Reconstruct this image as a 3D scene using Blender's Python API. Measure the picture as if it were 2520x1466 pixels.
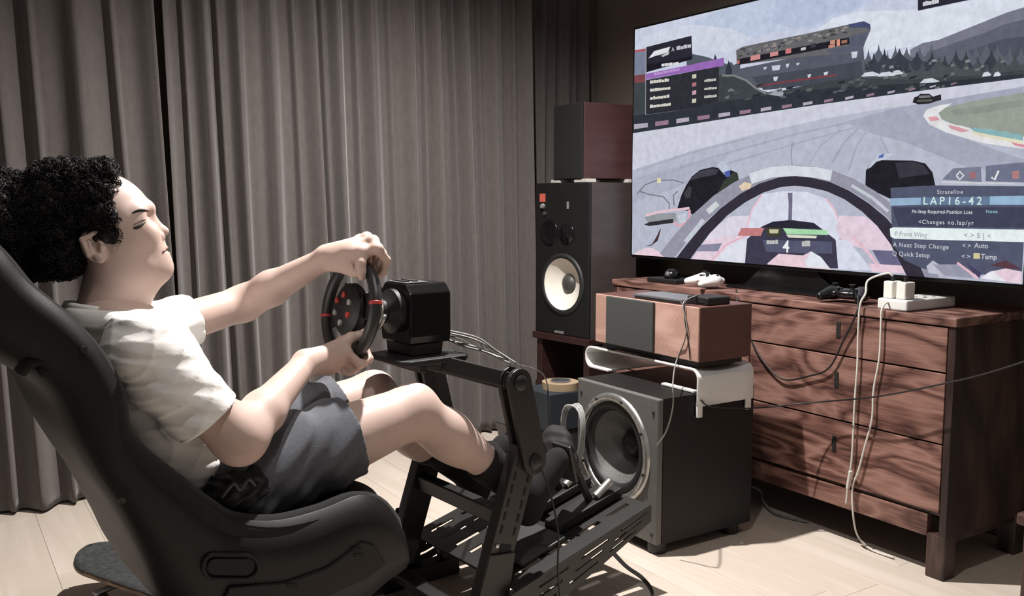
import bpy, bmesh, math, random
import numpy as np
from mathutils import Vector, Matrix, Quaternion

for o in list(bpy.data.objects):
    bpy.data.objects.remove(o)
random.seed(7)
rng = np.random.default_rng(11)
SC = bpy.context.scene
COL = SC.collection

# ---------------------------------------------------------------- camera
F, CX, CY, HZ, CAMH = 2260.0, 1260.0, 733.0, 490.0, 1.10
PITCH = math.atan((CY - HZ) / F)
HEAD = math.radians(32.62)
fh = np.array([math.sin(HEAD), math.cos(HEAD), 0.0])
camR = np.array([math.cos(HEAD), -math.sin(HEAD), 0.0])
camF = fh * math.cos(PITCH) - np.array([0, 0, 1.0]) * math.sin(PITCH)
camU = fh * math.sin(PITCH) + np.array([0, 0, 1.0]) * math.cos(PITCH)
camC = np.array([0, 0, CAMH])
cd = bpy.data.cameras.new('camera')
cam = bpy.data.objects.new('camera', cd)
COL.objects.link(cam)
cam.location = camC
cam.rotation_euler = (math.pi / 2 - PITCH, 0, -HEAD)
cd.sensor_width = 36.0
cd.lens = 36.0 * F / 2520.0
cd.clip_start = 0.05
SC.camera = cam

# ---------------------------------------------------------------- world, exposure
w = bpy.data.worlds.new('world')
SC.world = w
w.use_nodes = True
w.node_tree.nodes['Background'].inputs[0].default_value = (1.0, 0.95, 0.92, 1)
w.node_tree.nodes['Background'].inputs[1].default_value = 0.13
SC.view_settings.view_transform = 'Standard'
SC.view_settings.look = 'None'
SC.view_settings.exposure = 0.0
SC.view_settings.gamma = 1.0
SC.view_settings.use_curve_mapping = False
LIGHT_POS = (1.42, 2.30, 2.50)
LIGHT_W = 440.0
LIGHT2_POS = (.85, 1.15, 2.50)
LIGHT2_W = 50.0

# ---------------------------------------------------------------- measuring helpers
def V(*a):
    return np.array(a, float)

def ray(x, y):
    return camF + camR * (x - CX) / F - camU * (y - CY) / F

def on_plane(x, y, P, n):
    d = ray(x, y)
    return camC + d * (((np.asarray(P) - camC) @ n) / (d @ n))

def PX(x, y, X0):
    return on_plane(x, y, V(X0, 0, 0), V(1, 0, 0))

def PY(x, y, Y0):
    return on_plane(x, y, V(0, Y0, 0), V(0, 1, 0))

def PZ(x, y, Z0=0.0):
    return on_plane(x, y, V(0, 0, Z0), V(0, 0, 1))

AZ = math.radians(84.6)                       # heading of the driving rig
RU = V(math.sin(AZ), math.cos(AZ), 0)
RS = V(math.cos(AZ), -math.sin(AZ), 0)        # towards the driver's right hand
RO = camC + ray(270, 560) * 1.87              # a point of the rig's middle plane
RO0 = V(RO[0], RO[1], 0)

def Q(x, y, s):
    """point of the plane s metres to the right of the rig's middle plane"""
    return on_plane(x, y, RO + RS * s, RS)

def G(u, s, z):
    """rig coordinates -> world"""
    return RO0 + RU * u + RS * s + V(0, 0, z)

def toG(p):
    d = np.asarray(p) - RO0
    return V(d @ RU, d @ RS, d[2])

# ---------------------------------------------------------------- materials
MATS = {}
def lin(c):
    return tuple(((x / 255 / 12.92) if x / 255 <= .04045 else ((x / 255 + .055) / 1.055) ** 2.4) for x in c)

def mat(name, col, rough=.6, metal=0.0, var=.12, scale=12., bump=0.0, bscale=200., spec=.5, stretch=(1, 1, 1), coat=0.0, sheen=0.0, trans=0.0, alpha=1.0, sss=0.0, rvar=0.0):
    if name in MATS:
        return MATS[name]
    m = bpy.data.materials.new(name)
    m.use_nodes = True
    nt = m.node_tree
    b = nt.nodes['Principled BSDF']
    c = lin(col)
    tc = nt.nodes.new('ShaderNodeTexCoord')
    mp = nt.nodes.new('ShaderNodeMapping')
    mp.inputs['Scale'].default_value = stretch
    nt.links.new(tc.outputs['Object'], mp.inputs[0])
    nz = nt.nodes.new('ShaderNodeTexNoise')
    nz.inputs['Scale'].default_value = scale
    nz.inputs['Detail'].default_value = 5
    nt.links.new(mp.outputs[0], nz.inputs[0])
    cr = nt.nodes.new('ShaderNodeValToRGB')
    cr.color_ramp.elements[0].position = .3
    cr.color_ramp.elements[1].position = .7
    cr.color_ramp.elements[0].color = (*[x * (1 - var) for x in c], 1)
    cr.color_ramp.elements[1].color = (*[min(1, x * (1 + var)) for x in c], 1)
    nt.links.new(nz.outputs[0], cr.inputs[0])
    nt.links.new(cr.outputs[0], b.inputs['Base Color'])
    b.inputs['Roughness'].default_value = rough
    b.inputs['Metallic'].default_value = metal
    b.inputs['Specular IOR Level'].default_value = spec
    b.inputs['Coat Weight'].default_value = coat
    b.inputs['Sheen Weight'].default_value = sheen
    b.inputs['Transmission Weight'].default_value = trans
    b.inputs['Alpha'].default_value = alpha
    if sss:
        b.inputs['Subsurface Weight'].default_value = sss
        b.inputs['Subsurface Radius'].default_value = (.012, .005, .003)
        b.inputs['Subsurface Scale'].default_value = 1.0
    if bump:
        n2 = nt.nodes.new('ShaderNodeTexNoise')
        n2.inputs['Scale'].default_value = bscale
        n2.inputs['Detail'].default_value = 4
        nt.links.new(mp.outputs[0], n2.inputs[0])
        bp = nt.nodes.new('ShaderNodeBump')
        bp.inputs['Strength'].default_value = bump
        bp.inputs['Distance'].default_value = .004
        nt.links.new(n2.outputs[0], bp.inputs['Height'])
        nt.links.new(bp.outputs[0], b.inputs['Normal'])
    if rvar:
        mr = nt.nodes.new('ShaderNodeMapRange')
        mr.inputs['To Min'].default_value = max(0, rough - rvar)
        mr.inputs['To Max'].default_value = min(1, rough + rvar)
        nt.links.new(nz.outputs[0], mr.inputs[0])
        nt.links.new(mr.outputs[0], b.inputs['Roughness'])
    MATS[name] = m
    return m

def wood(name, dark, mid, light, stretch=(4, 1, 4), scale=3.0, dist=5.0, rough=.45, bump=.1, rnd=.0, ramp=(.25, .5, .8)):
    """figured wood: distorted growth rings stretched along the board"""
    if name in MATS:
        return MATS[name]
    m = bpy.data.materials.new(name)
    m.use_nodes = True
    nt = m.node_tree
    b = nt.nodes['Principled BSDF']
    tc = nt.nodes.new('ShaderNodeTexCoord')
    oi = nt.nodes.new('ShaderNodeObjectInfo')
    vm = nt.nodes.new('ShaderNodeVectorMath')
    vm.operation = 'MULTIPLY_ADD'
    vm.inputs[1].default_value = (1, 1, 1)
    cb = nt.nodes.new('ShaderNodeCombineXYZ')
    mu = nt.nodes.new('ShaderNodeMath')
    mu.operation = 'MULTIPLY'
    mu.inputs[1].default_value = 17.0
    nt.links.new(oi.outputs['Random'], mu.inputs[0])
    for i in range(3):
        nt.links.new(mu.outputs[0], cb.inputs[i])
    nt.links.new(tc.outputs['Object'], vm.inputs[0])
    nt.links.new(cb.outputs[0], vm.inputs[2])
    mp = nt.nodes.new('ShaderNodeMapping')
    mp.inputs['Scale'].default_value = stretch
    nt.links.new(vm.outputs[0], mp.inputs[0])
    n1 = nt.nodes.new('ShaderNodeTexNoise')
    n1.inputs['Scale'].default_value = scale
    n1.inputs['Detail'].default_value = 2.5
    n1.inputs['Distortion'].default_value = .6
    nt.links.new(mp.outputs[0], n1.inputs[0])
    m1 = nt.nodes.new('ShaderNodeMath')
    m1.operation = 'MULTIPLY'
    m1.inputs[1].default_value = dist
    nt.links.new(n1.outputs[0], m1.inputs[0])
    m2 = nt.nodes.new('ShaderNodeMath')
    m2.operation = 'FRACT'
    m3 = nt.nodes.new('ShaderNodeMath')
    m3.operation = 'PINGPONG'
    m3.inputs[1].default_value = .5
    nt.links.new(m1.outputs[0], m3.inputs[0])
    n2 = nt.nodes.new('ShaderNodeTexNoise')
    n2.inputs['Scale'].default_value = scale * 14
    n2.inputs['Detail'].default_value = 5
    mp2 = nt.nodes.new('ShaderNodeMapping')
    mp2.inputs['Scale'].default_value = tuple(k * .35 if k == min(stretch) else k * 1.8 for k in stretch)
    nt.links.new(vm.outputs[0], mp2.inputs[0])
    nt.links.new(mp2.outputs[0], n2.inputs[0])
    ad = nt.nodes.new('ShaderNodeMath')
    ad.operation = 'MULTIPLY_ADD'
    ad.inputs[1].default_value = 1.3
    nt.links.new(m3.outputs[0], ad.inputs[0])
    m4 = nt.nodes.new('ShaderNodeMath')
    m4.operation = 'MULTIPLY_ADD'
    m4.inputs[1].default_value = .75
    m4.inputs[2].default_value = -.22
    nt.links.new(n2.outputs[0], m4.inputs[0])
    nt.links.new(m4.outputs[0], ad.inputs[2])
    cr = nt.nodes.new('ShaderNodeValToRGB')
    e = cr.color_ramp.elements
    e[0].position, e[1].position = ramp[0], ramp[2]
    e[0].color = (*lin(dark), 1)
    e[1].color = (*lin(light), 1)
    e2 = e.new(ramp[1])
    e2.color = (*lin(mid), 1)
    nt.links.new(ad.outputs[0], cr.inputs[0])
    if rnd:
        hs = nt.nodes.new('ShaderNodeHueSaturation')
        mr = nt.nodes.new('ShaderNodeMapRange')
        mr.inputs['To Min'].default_value = 1 - rnd
        mr.inputs['To Max'].default_value = 1 + rnd
        nt.links.new(oi.outputs['Random'], mr.inputs[0])
        nt.links.new(mr.outputs[0], hs.inputs['Value'])
        nt.links.new(cr.outputs[0], hs.inputs['Color'])
        nt.links.new(hs.outputs[0], b.inputs['Base Color'])
    else:
        nt.links.new(cr.outputs[0], b.inputs['Base Color'])
    b.inputs['Roughness'].default_value = rough
    if bump:
        bp = nt.nodes.new('ShaderNodeBump')
        bp.inputs['Strength'].default_value = bump
        bp.inputs['Distance'].default_value = .002
        nt.links.new(ad.outputs[0], bp.inputs['Height'])
        nt.links.new(bp.outputs[0], b.inputs['Normal'])
    MATS[name] = m
    return m

def glow(name, col, strength=1.0):
    if name in MATS:
        return MATS[name]
    m = bpy.data.materials.new(name)
    m.use_nodes = True
    nt = m.node_tree
    nt.nodes.remove(nt.nodes['Principled BSDF'])
    e = nt.nodes.new('ShaderNodeEmission')
    tc = nt.nodes.new('ShaderNodeTexCoord')
    nz = nt.nodes.new('ShaderNodeTexNoise')
    nz.inputs['Scale'].default_value = 34.0
    nz.inputs['Detail'].default_value = 6.0
    nz.inputs['Roughness'].default_value = .65
    nt.links.new(tc.outputs['Object'], nz.inputs[0])
    cr = nt.nodes.new('ShaderNodeValToRGB')
    c = lin(col)
    cr.color_ramp.elements[0].position, cr.color_ramp.elements[1].position = .3, .7
    cr.color_ramp.elements[0].color = (*[x * .86 for x in c], 1)
    cr.color_ramp.elements[1].color = (*[min(1, x * 1.08 + .004) for x in c], 1)
    nt.links.new(nz.outputs[0], cr.inputs[0])
    nt.links.new(cr.outputs[0], e.inputs[0])
    e.inputs[1].default_value = strength
    nt.links.new(e.outputs[0], nt.nodes['Material Output'].inputs[0])
    MATS[name] = m
    return m

# ---------------------------------------------------------------- mesh helpers
class MB:
    """collects geometry; build() links it as one mesh object"""
    def __init__(self, M=None):
        self.v, self.f, self.mi = [], [], []
        self.M = M
        self.cur = 0
    def add(self, vs, fs):
        n = len(self.v)
        for p in vs:
            p = np.asarray(p, float)
            if self.M is not None:
                p = self.M[:3, :3] @ p + self.M[:3, 3]
            self.v.append(tuple(p))
        for f in fs:
            self.f.append(tuple(i + n for i in f))
            self.mi.append(self.cur)
        return self
    def box(self, a, b):
        (x0, y0, z0), (x1, y1, z1) = a, b
        if x0 > x1: x0, x1 = x1, x0
        if y0 > y1: y0, y1 = y1, y0
        if z0 > z1: z0, z1 = z1, z0
        vs = [(x0, y0, z0), (x1, y0, z0), (x1, y1, z0), (x0, y1, z0), (x0, y0, z1), (x1, y0, z1), (x1, y1, z1), (x0, y1, z1)]
        return self.add(vs, [(0, 3, 2, 1), (4, 5, 6, 7), (0, 1, 5, 4), (1, 2, 6, 5), (2, 3, 7, 6), (3, 0, 4, 7)])
    def obox(self, c, ax, ay, az):
        """box from centre and half-axis vectors"""
        c, ax, ay, az = map(lambda t: np.asarray(t, float), (c, ax, ay, az))
        vs = [c - ax - ay - az, c + ax - ay - az, c + ax + ay - az, c - ax + ay - az, c - ax - ay + az, c + ax - ay + az, c + ax + ay + az, c - ax + ay + az]
        fs = [(0, 3, 2, 1), (4, 5, 6, 7), (0, 1, 5, 4), (1, 2, 6, 5), (2, 3, 7, 6), (3, 0, 4, 7)]
        if np.dot(np.cross(ax, ay), az) < 0:
            fs = [f[::-1] for f in fs]
        return self.add(vs, fs)
    def bar(self, a, b, w, h, side):
        """straight bar from a to b, w along the side vector, h across"""
        a, b, side = np.asarray(a, float), np.asarray(b, float), np.asarray(side, float)
        d = b - a
        L = np.linalg.norm(d)
        d /= L
        side = side - d * (side @ d)
        side /= np.linalg.norm(side)
        n = np.cross(d, side)
        return self.obox((a + b) / 2, d * L / 2, side * w / 2, n * h / 2)
    def prism(self, poly, vec):
        poly = [np.asarray(p, float) for p in poly]
        vec = np.asarray(vec, float)
        n = len(poly)
        nrm = sum(np.cross(poly[i] - poly[0], poly[(i + 1) % n] - poly[0]) for i in range(1, n))
        if nrm @ vec > 0:
            poly = poly[::-1]
        vs = poly + [p + vec for p in poly]
        fs = [tuple(range(n)), tuple(range(2 * n - 1, n - 1, -1))]
        fs += [(j, i, i + n, j + n) for i, j in [(k, (k + 1) % n) for k in range(n)]]
        return self.add(vs, fs)
    def tube(self, path, r, n=8, cap=True, ref=None):
        path = [np.asarray(p, float) for p in path]
        rs = r if hasattr(r, '__len__') else [r] * len(path)
        t0 = path[1] - path[0]
        t0 /= np.linalg.norm(t0)
        a = np.asarray(ref, float) if ref is not None else (V(0, 0, 1) if abs(t0[2]) < .9 else V(1, 0, 0))
        nrm = a - t0 * (a @ t0)
        nrm /= np.linalg.norm(nrm)
        vs, fs = [], []
        for i, p in enumerate(path):
            t = path[min(i + 1, len(path) - 1)] - path[max(i - 1, 0)]
            t /= (np.linalg.norm(t) + 1e-12)
            nrm = nrm - t * (nrm @ t)
            nrm /= (np.linalg.norm(nrm) + 1e-12)
            bn = np.cross(t, nrm)
            for k in range(n):
                an = 2 * math.pi * k / n
                vs.append(p + (nrm * math.cos(an) + bn * math.sin(an)) * rs[i])
        for i in range(len(path) - 1):
            for k in range(n):
                k2 = (k + 1) % n
                fs.append((i * n + k, i * n + k2, (i + 1) * n + k2, (i + 1) * n + k))
        if cap:
            fs.append(tuple(range(n - 1, -1, -1)))
            m = (len(path) - 1) * n
            fs.append(tuple(m + k for k in range(n)))
        return self.add(vs, fs)
    def lathe(self, prof, c, axis, n=40, open_=False):
        """profile of (radius, distance along axis)"""
        c, axis = np.asarray(c, float), np.asarray(axis, float)
        axis = axis / np.linalg.norm(axis)
        a = V(0, 0, 1) if abs(axis[2]) < .9 else V(1, 0, 0)
        e1 = a - axis * (a @ axis)
        e1 /= np.linalg.norm(e1)
        e2 = np.cross(axis, e1)
        vs, fs = [], []
        for r, h in prof:
            for k in range(n):
                an = 2 * math.pi * k / n
                vs.append(c + axis * h + (e1 * math.cos(an) + e2 * math.sin(an)) * r)
        for i in range(len(prof) - 1):
            for k in range(n):
                k2 = (k + 1) % n
                fs.append((i * n + k, i * n + k2, (i + 1) * n + k2, (i + 1) * n + k))
        if prof[0][0] > 1e-4 and not open_:
            fs.append(tuple(range(n - 1, -1, -1)))
        if prof[-1][0] > 1e-4 and not open_:
            m = (len(prof) - 1) * n
            fs.append(tuple(m + k for k in range(n)))
        return self.add(vs, fs)
    def holed(self, x0, x1, z0, z1, cx, cz, r, y0, y1, n=48):
        """slab between y0 and y1 with a round hole"""
        angs = sorted([2 * math.pi * k / n for k in range(n)] + [math.atan2(z - cz, x - cx) % (2 * math.pi) for x in (x0, x1) for z in (z0, z1)])
        vs, fs = [], []
        for a in angs:
            c, s = math.cos(a), math.sin(a)
            t = min([(x1 - cx) / c if c > 1e-9 else 1e9, (x0 - cx) / c if c < -1e-9 else 1e9, (z1 - cz) / s if s > 1e-9 else 1e9, (z0 - cz) / s if s < -1e-9 else 1e9])
            for rr in (r, t):
                for y in (y0, y1):
                    vs.append((cx + c * rr, y, cz + s * rr))
        m = len(angs)
        for k in range(m):
            a, b = k * 4, ((k + 1) % m) * 4
            fs += [(a, b, b + 2, a + 2), (a + 1, a + 3, b + 3, b + 1), (a, a + 1, b + 1, b), (a + 2, b + 2, b + 3, a + 3)]
        return self.add(vs, fs)
    def build(self, name, m, parent=None, smooth=False, bevel=0.0, seg=2, angle=None):
        me = bpy.data.meshes.new(name)
        me.from_pydata(self.v, [], self.f)
        ms = m if isinstance(m, (list, tuple)) else [m]
        for x in ms:
            me.materials.append(x)
        if len(ms) > 1:
            me.polygons.foreach_set('material_index', self.mi)
        me.validate()
        if smooth:
            me.polygons.foreach_set('use_smooth', [True] * len(me.polygons))
            if angle:
                me.set_sharp_from_angle(angle=math.radians(angle))
        o = bpy.data.objects.new(name, me)
        COL.objects.link(o)
        if bevel:
            bv = o.modifiers.new('bevel', 'BEVEL')
            bv.width = bevel
            bv.segments = seg
            bv.limit_method = 'ANGLE'
            bv.angle_limit = math.radians(40)
        if parent is not None:
            put(o, parent)
        return o

def put(o, parent):
    o.parent = parent
    bpy.context.view_layer.update()
    o.matrix_parent_inverse = parent.matrix_world.inverted()

def thing(name, label, cat, loc=(0, 0, 0), group=None):
    o = bpy.data.objects.new(name, None)
    COL.objects.link(o)
    o.empty_display_size = .05
    o.location = tuple(loc)
    return tag(o, label, cat, group)

def tag(o, label, cat, group=None, kind=None):
    o['label'] = label
    o['category'] = cat
    if group: o['group'] = group
    if kind: o['kind'] = kind
    return o

def struct(o):
    o['kind'] = 'structure'
    return o

def axes(o, ex, ey, ez):
    M = np.eye(4)
    M[:3, 0], M[:3, 1], M[:3, 2], M[:3, 3] = ex, ey, ez, o
    return M

def spline(pts, n=10):
    """Catmull-Rom through the points"""
    P = [np.asarray(p, float) for p in pts]
    P = [2 * P[0] - P[1]] + P + [2 * P[-1] - P[-2]]
    out = []
    for i in range(1, len(P) - 2):
        for k in range(n):
            t = k / n
            a, b, c, d = P[i - 1], P[i], P[i + 1], P[i + 2]
            out.append(.5 * ((2 * b) + (c - a) * t + (2 * a - 5 * b + 4 * c - d) * t * t + (3 * b - a - 3 * c + d) * t ** 3))
    out.append(P[-2])
    return out
# ================================================================ the room
XW, YW, ZC = 2.93, 3.80, 2.62
M_floorbase = mat('floor underlay', (120, 105, 90), .8)
M_plank = wood('pale oak floor', (197, 185, 171), (203, 191, 178), (208, 197, 185), stretch=(5, .5, 5), scale=2.2, dist=2, rough=.5, bump=.02, rnd=.02)
M_wall = mat('taupe painted wall', (118, 108, 100), .9, var=.05, scale=3, bump=.05, bscale=300)
M_ceil = mat('white ceiling paint', (205, 200, 195), .9, var=.03)
floor = struct(MB().box((-2.2, -1.2, -.05), (XW + .1, YW + .1, -.013)).build('floor', M_floorbase))
# boards run towards the curtain
pw = .165
lens = {}
for L in (1.1, .8, .62):
    o = MB().box((0, 0, -.013), (pw - .0009, L - .0009, 0)).build('plank', M_plank, bevel=.0005, seg=1)
    lens[L] = o.data
    bpy.data.objects.remove(o)
i = 0
x = -2.2
while x < XW:
    y = -1.2 + random.choice((0, -.3, -.55, -.8))
    while y < YW:
        L = random.choice((1.1, 1.1, .8, .62))
        if x + pw <= XW + .1 and y + L > .7 and x > -1.0:
            o = bpy.data.objects.new('plank', lens[L])
            COL.objects.link(o)
            o.location = (x, y, 0)
            o.parent = floor
            bv = o.modifiers.new('bevel', 'BEVEL')
            bv.width, bv.segments, bv.limit_method = .0005, 1, 'ANGLE'
        y += L
    x += pw
struct(MB().box((XW, -1.2, 0), (XW + .1, YW + .1, ZC)).build('wall_right', M_wall))
struct(MB().box((-2.2, YW, 0), (XW, YW + .1, ZC)).build('wall_back', M_wall))
struct(MB().box((-2.2, -1.2, ZC), (XW + .1, YW + .1, ZC + .1)).build('ceiling', M_ceil))

# ceiling downlights that light the room
for pos, watt, lab in ((LIGHT_POS, LIGHT_W, 'bright round recessed ceiling downlight above the pedals'), (LIGHT2_POS, LIGHT2_W, 'dimmer round recessed ceiling downlight on the camera side of the seat')):
    dl = thing('ceiling_downlight', lab, 'downlight', (pos[0], pos[1], ZC), 'ceiling downlights')
    MB().lathe([(.036, .0), (.052, .0), (.052, .006), (.036, .006)], (pos[0], pos[1], ZC - .006), (0, 0, 1), 32, open_=True).build('trim_ring', mat('white lamp trim', (225, 225, 222), .4), dl, True, angle=40)
    ld = bpy.data.lights.new('downlight_lamp', 'SPOT')
    ld.energy = watt
    ld.color = (1.0, .955, .925)
    ld.shadow_soft_size = .022 if watt > 100 else .06
    ld.spot_size = math.radians(150)
    ld.spot_blend = 1.0
    lo = bpy.data.objects.new('downlight_lamp', ld)
    COL.objects.link(lo)
    lo.location = pos

# ---------------------------------------------------------------- curtains
def curtain_mat(name, c):
    m = mat(name, c, .85, var=.10, scale=60, bump=.35, bscale=420, stretch=(1, 1, .35), sheen=.25)
    return m
M_cur = curtain_mat('grey brown woven curtain', (87, 81, 78))
def curtain(name, label, x0, x1, yc, period, amp, seed, lean=0.0, zb=.012, zt=2.6, mt=None):
    r = random.Random(seed)
    # fold positions along the rail: sharp ridges towards the room with a flatter hollow between
    xs = [x0]
    while xs[-1] < x1 - period * .5:
        xs.append(xs[-1] + period * r.uniform(.7, 1.3))
    xs[-1] = x1
    prof = []
    for a, b in zip(xs[:-1], xs[1:]):
        k1 = r.uniform(.6, 1.25)
        sk = r.uniform(.34, .6)
        dbl = r.random() < .75
        for t in np.linspace(0, 1, 40, endpoint=False):
            # one pleat: ridge at t=0, hollow in the middle, a smaller second ridge
            v = math.exp(-(min(t, 1 - t) / .13) ** 2) + .16 * math.sin(math.pi * t) ** 2
            if dbl:
                v += .55 * math.exp(-((t - sk) / .07) ** 2)
            xx = a + (b - a) * (t + .06 * math.sin(2 * math.pi * t))
            prof.append((xx, v * amp * k1 + (1 - k1) * amp * .3))
    prof.append((x1, amp))
    zs = [zb, zb + .05, .3, .6, .9, 1.2, 1.5, 1.9, 2.3, zt]
    vs, fs = [], []
    n = len(prof)
    for j, z in enumerate(zs):
        h = (z - zb) / (zt - zb)
        for i, (xx, d) in enumerate(prof):
            sway = .010 * math.sin(xx * 17 + z * 1.3 + seed) * (1 - h)
            vs.append((xx + sway - lean * (z - 1.0), yc - d * (1.05 - .25 * h) - .006 * math.sin(xx * 9 + z * 2), z))
    for j in range(len(zs) - 1):
        for i in range(n - 1):
            fs.append((j * n + i, j * n + i + 1, (j + 1) * n + i + 1, (j + 1) * n + i))
    o = MB().add(vs, fs).build(name, mt or M_cur, None, True)
    so = o.modifiers.new('thick', 'SOLIDIFY')
    so.thickness = .003
    so.offset = 1
    return tag(o, label, 'curtain')
xg = PY(412, 400, 3.62)[0]
curtain('curtain', 'grey brown floor length curtain left of the dark gap, behind the head', -1.6, xg - .012, 3.62, .20, .085, 3, lean=.035)
xe = PY(1308, 400, 3.64)[0]
curtain('curtain', 'wide pleated grey brown curtain behind the steering wheel', xg + .02, xe, 3.68, .15, .075, 9, lean=.02)
curtain('curtain', 'narrow shaded curtain end behind the black and red loudspeakers', xe + .02, XW - .08, 3.775, .14, .045, 21)

# ================================================================ walnut cabinet
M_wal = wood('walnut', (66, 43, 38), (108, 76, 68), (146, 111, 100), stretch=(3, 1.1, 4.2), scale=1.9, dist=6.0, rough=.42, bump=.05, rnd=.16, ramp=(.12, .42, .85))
M_wald = wood('shaded walnut side', (38, 26, 24), (56, 40, 36), (74, 54, 48), stretch=(2, 6, .6), scale=2.0, dist=4, rough=.45, bump=.05)  # darker copy of the walnut; shade of the side is put into the colour
M_slot = mat('dark recess', (14, 10, 9), .8)
X0, X1, Y0, Y1, ZT = 2.424, 2.86, 1.478, 3.0, .768
cab = thing('sideboard', 'low walnut sideboard with drawers and square legs under the television', 'sideboard', (X0, Y0, 0))
MB().box((X0 - .004, Y0 - .004, ZT - .026), (X1, Y1 + .004, ZT)).build('top', M_wal, cab, bevel=.003)
for y in (Y0, Y1 - .022):
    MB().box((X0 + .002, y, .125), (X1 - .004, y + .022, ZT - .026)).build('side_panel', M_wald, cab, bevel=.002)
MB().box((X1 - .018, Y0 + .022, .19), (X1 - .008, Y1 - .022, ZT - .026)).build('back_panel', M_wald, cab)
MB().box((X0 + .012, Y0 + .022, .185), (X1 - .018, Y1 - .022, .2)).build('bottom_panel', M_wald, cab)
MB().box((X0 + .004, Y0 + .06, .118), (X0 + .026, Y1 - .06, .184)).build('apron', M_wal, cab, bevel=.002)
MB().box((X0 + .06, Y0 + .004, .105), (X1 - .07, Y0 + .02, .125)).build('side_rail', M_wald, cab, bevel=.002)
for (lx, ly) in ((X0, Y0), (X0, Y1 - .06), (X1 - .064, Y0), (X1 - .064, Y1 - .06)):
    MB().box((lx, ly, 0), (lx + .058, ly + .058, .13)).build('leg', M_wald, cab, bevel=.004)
ym = (Y0 + Y1) / 2
rows = [(.610, ZT - .03), (.402, .605), (.197, .397)]
for c, (ya, yb) in enumerate(((Y0 + .024, ym - .003), (ym + .003, Y1 - .024))):
    for (za, zb) in rows:
        d = MB().box((X0, ya, za), (X0 + .02, yb, zb)).build('drawer', M_wal, cab, bevel=.0015)
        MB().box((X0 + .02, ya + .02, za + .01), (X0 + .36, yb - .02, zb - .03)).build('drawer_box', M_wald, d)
        yc, zc = (ya + yb) / 2, za + (zb - za) * .62
        MB().box((X0 - .0025, yc - .008, zc - .026), (X0 + .004, yc + .008, zc + .026)).build('finger_pull', M_slot, d, bevel=.002)

# ================================================================ subwoofer
M_subf = mat('dark grey satin paint', (94, 93, 90), .45, var=.06, scale=40, bump=.06, bscale=500)
M_subs = mat('black ash vinyl', (23, 21, 20), .5, spec=.3, var=.12, scale=30, stretch=(1, 1, 4), bump=.06)
M_rub = mat('black rubber', (30, 30, 30), .55, var=.1)
M_cone = mat('brushed grey cone', (112, 112, 110), .42, metal=.3, var=.12, scale=90, bump=.1)
M_chr = mat('scuffed chrome ring', (172, 172, 168), .3, metal=.8, var=.25, scale=60)
sx0, sx1, sy0, sy1, sz0, sz1 = 1.85, 2.262, 2.065, 2.475, .035, .495
sub = thing('subwoofer', 'large dark grey subwoofer with a round bare cone, standing on the floor', 'subwoofer', (sx0, sy0, 0))
MSB = axes(V(sx0, 0, 0), V(0, 1, 0), V(1, 0, 0), V(0, 0, 1))
MB(MSB).holed(sy0, sy1, sz0, sz1, 2.278, .298, .151, .022, .115).box((sy0, .115, sz0), (sy1, sx1 - sx0, sz1)).build('cabinet', M_subs, sub)
MB(MSB).holed(sy0, sy1, sz0, sz1, 2.278, .298, .151, 0, .022).build('front_baffle', M_subf, sub, bevel=.005, seg=3)
for fx in (sx0 + .035, sx1 - .06):
    for fy in (sy0 + .035, sy1 - .05):
        MB().lathe([(.026, 0), (.03, .005), (.03, .036), (.0, .036)], (fx, fy, 0), (0, 0, 1), 24).build('foot', M_rub, sub, True, angle=50)
wc = V(sx0, 2.278, .298)
ax = V(-1, 0, 0)
rg = MB().lathe([(.150, .0), (.152, .007), (.158, .011), (.168, .011), (.176, .008), (.179, .0)], wc, ax, 72, open_=True).build('driver_ring', M_chr, sub, True, angle=50)
MB().lathe([(.118, -.014), (.124, -.001), (.133, .006), (.142, .006), (.150, .002), (.152, .001)], wc, ax, 64, open_=True).build('surround', M_rub, sub, True)
MB().lathe([(.040, -.092), (.055, -.078), (.085, -.048), (.112, -.020), (.120, -.012)], wc, ax, 64, open_=True).build('cone', M_cone, sub, True)
MB().lathe([(0, -.050), (.02, -.054), (.036, -.066), (.046, -.086), (.046, -.094)], wc, ax, 40).build('dust_cap', mat('dark dust cap', (58, 57, 55), .35, var=.1), sub, True)
for an in range(8):
    a = an * math.pi / 4 + .3
    p = wc + V(-.011, math.cos(a) * .167, math.sin(a) * .167)
    MB().lathe([(.005, 0), (.005, .003), (0, .004)], p, ax, 10).build('bolt', M_rub, sub, True, angle=40)
for yy in (sy0 + .022, sy1 - .022):
    for zz in (sz0 + .03, sz1 - .045):
        MB().lathe([(.006, 0), (.0055, .003), (0, .003)], (sx0, yy, zz), ax, 12).build('screw', M_rub, sub, True, angle=40)

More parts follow.
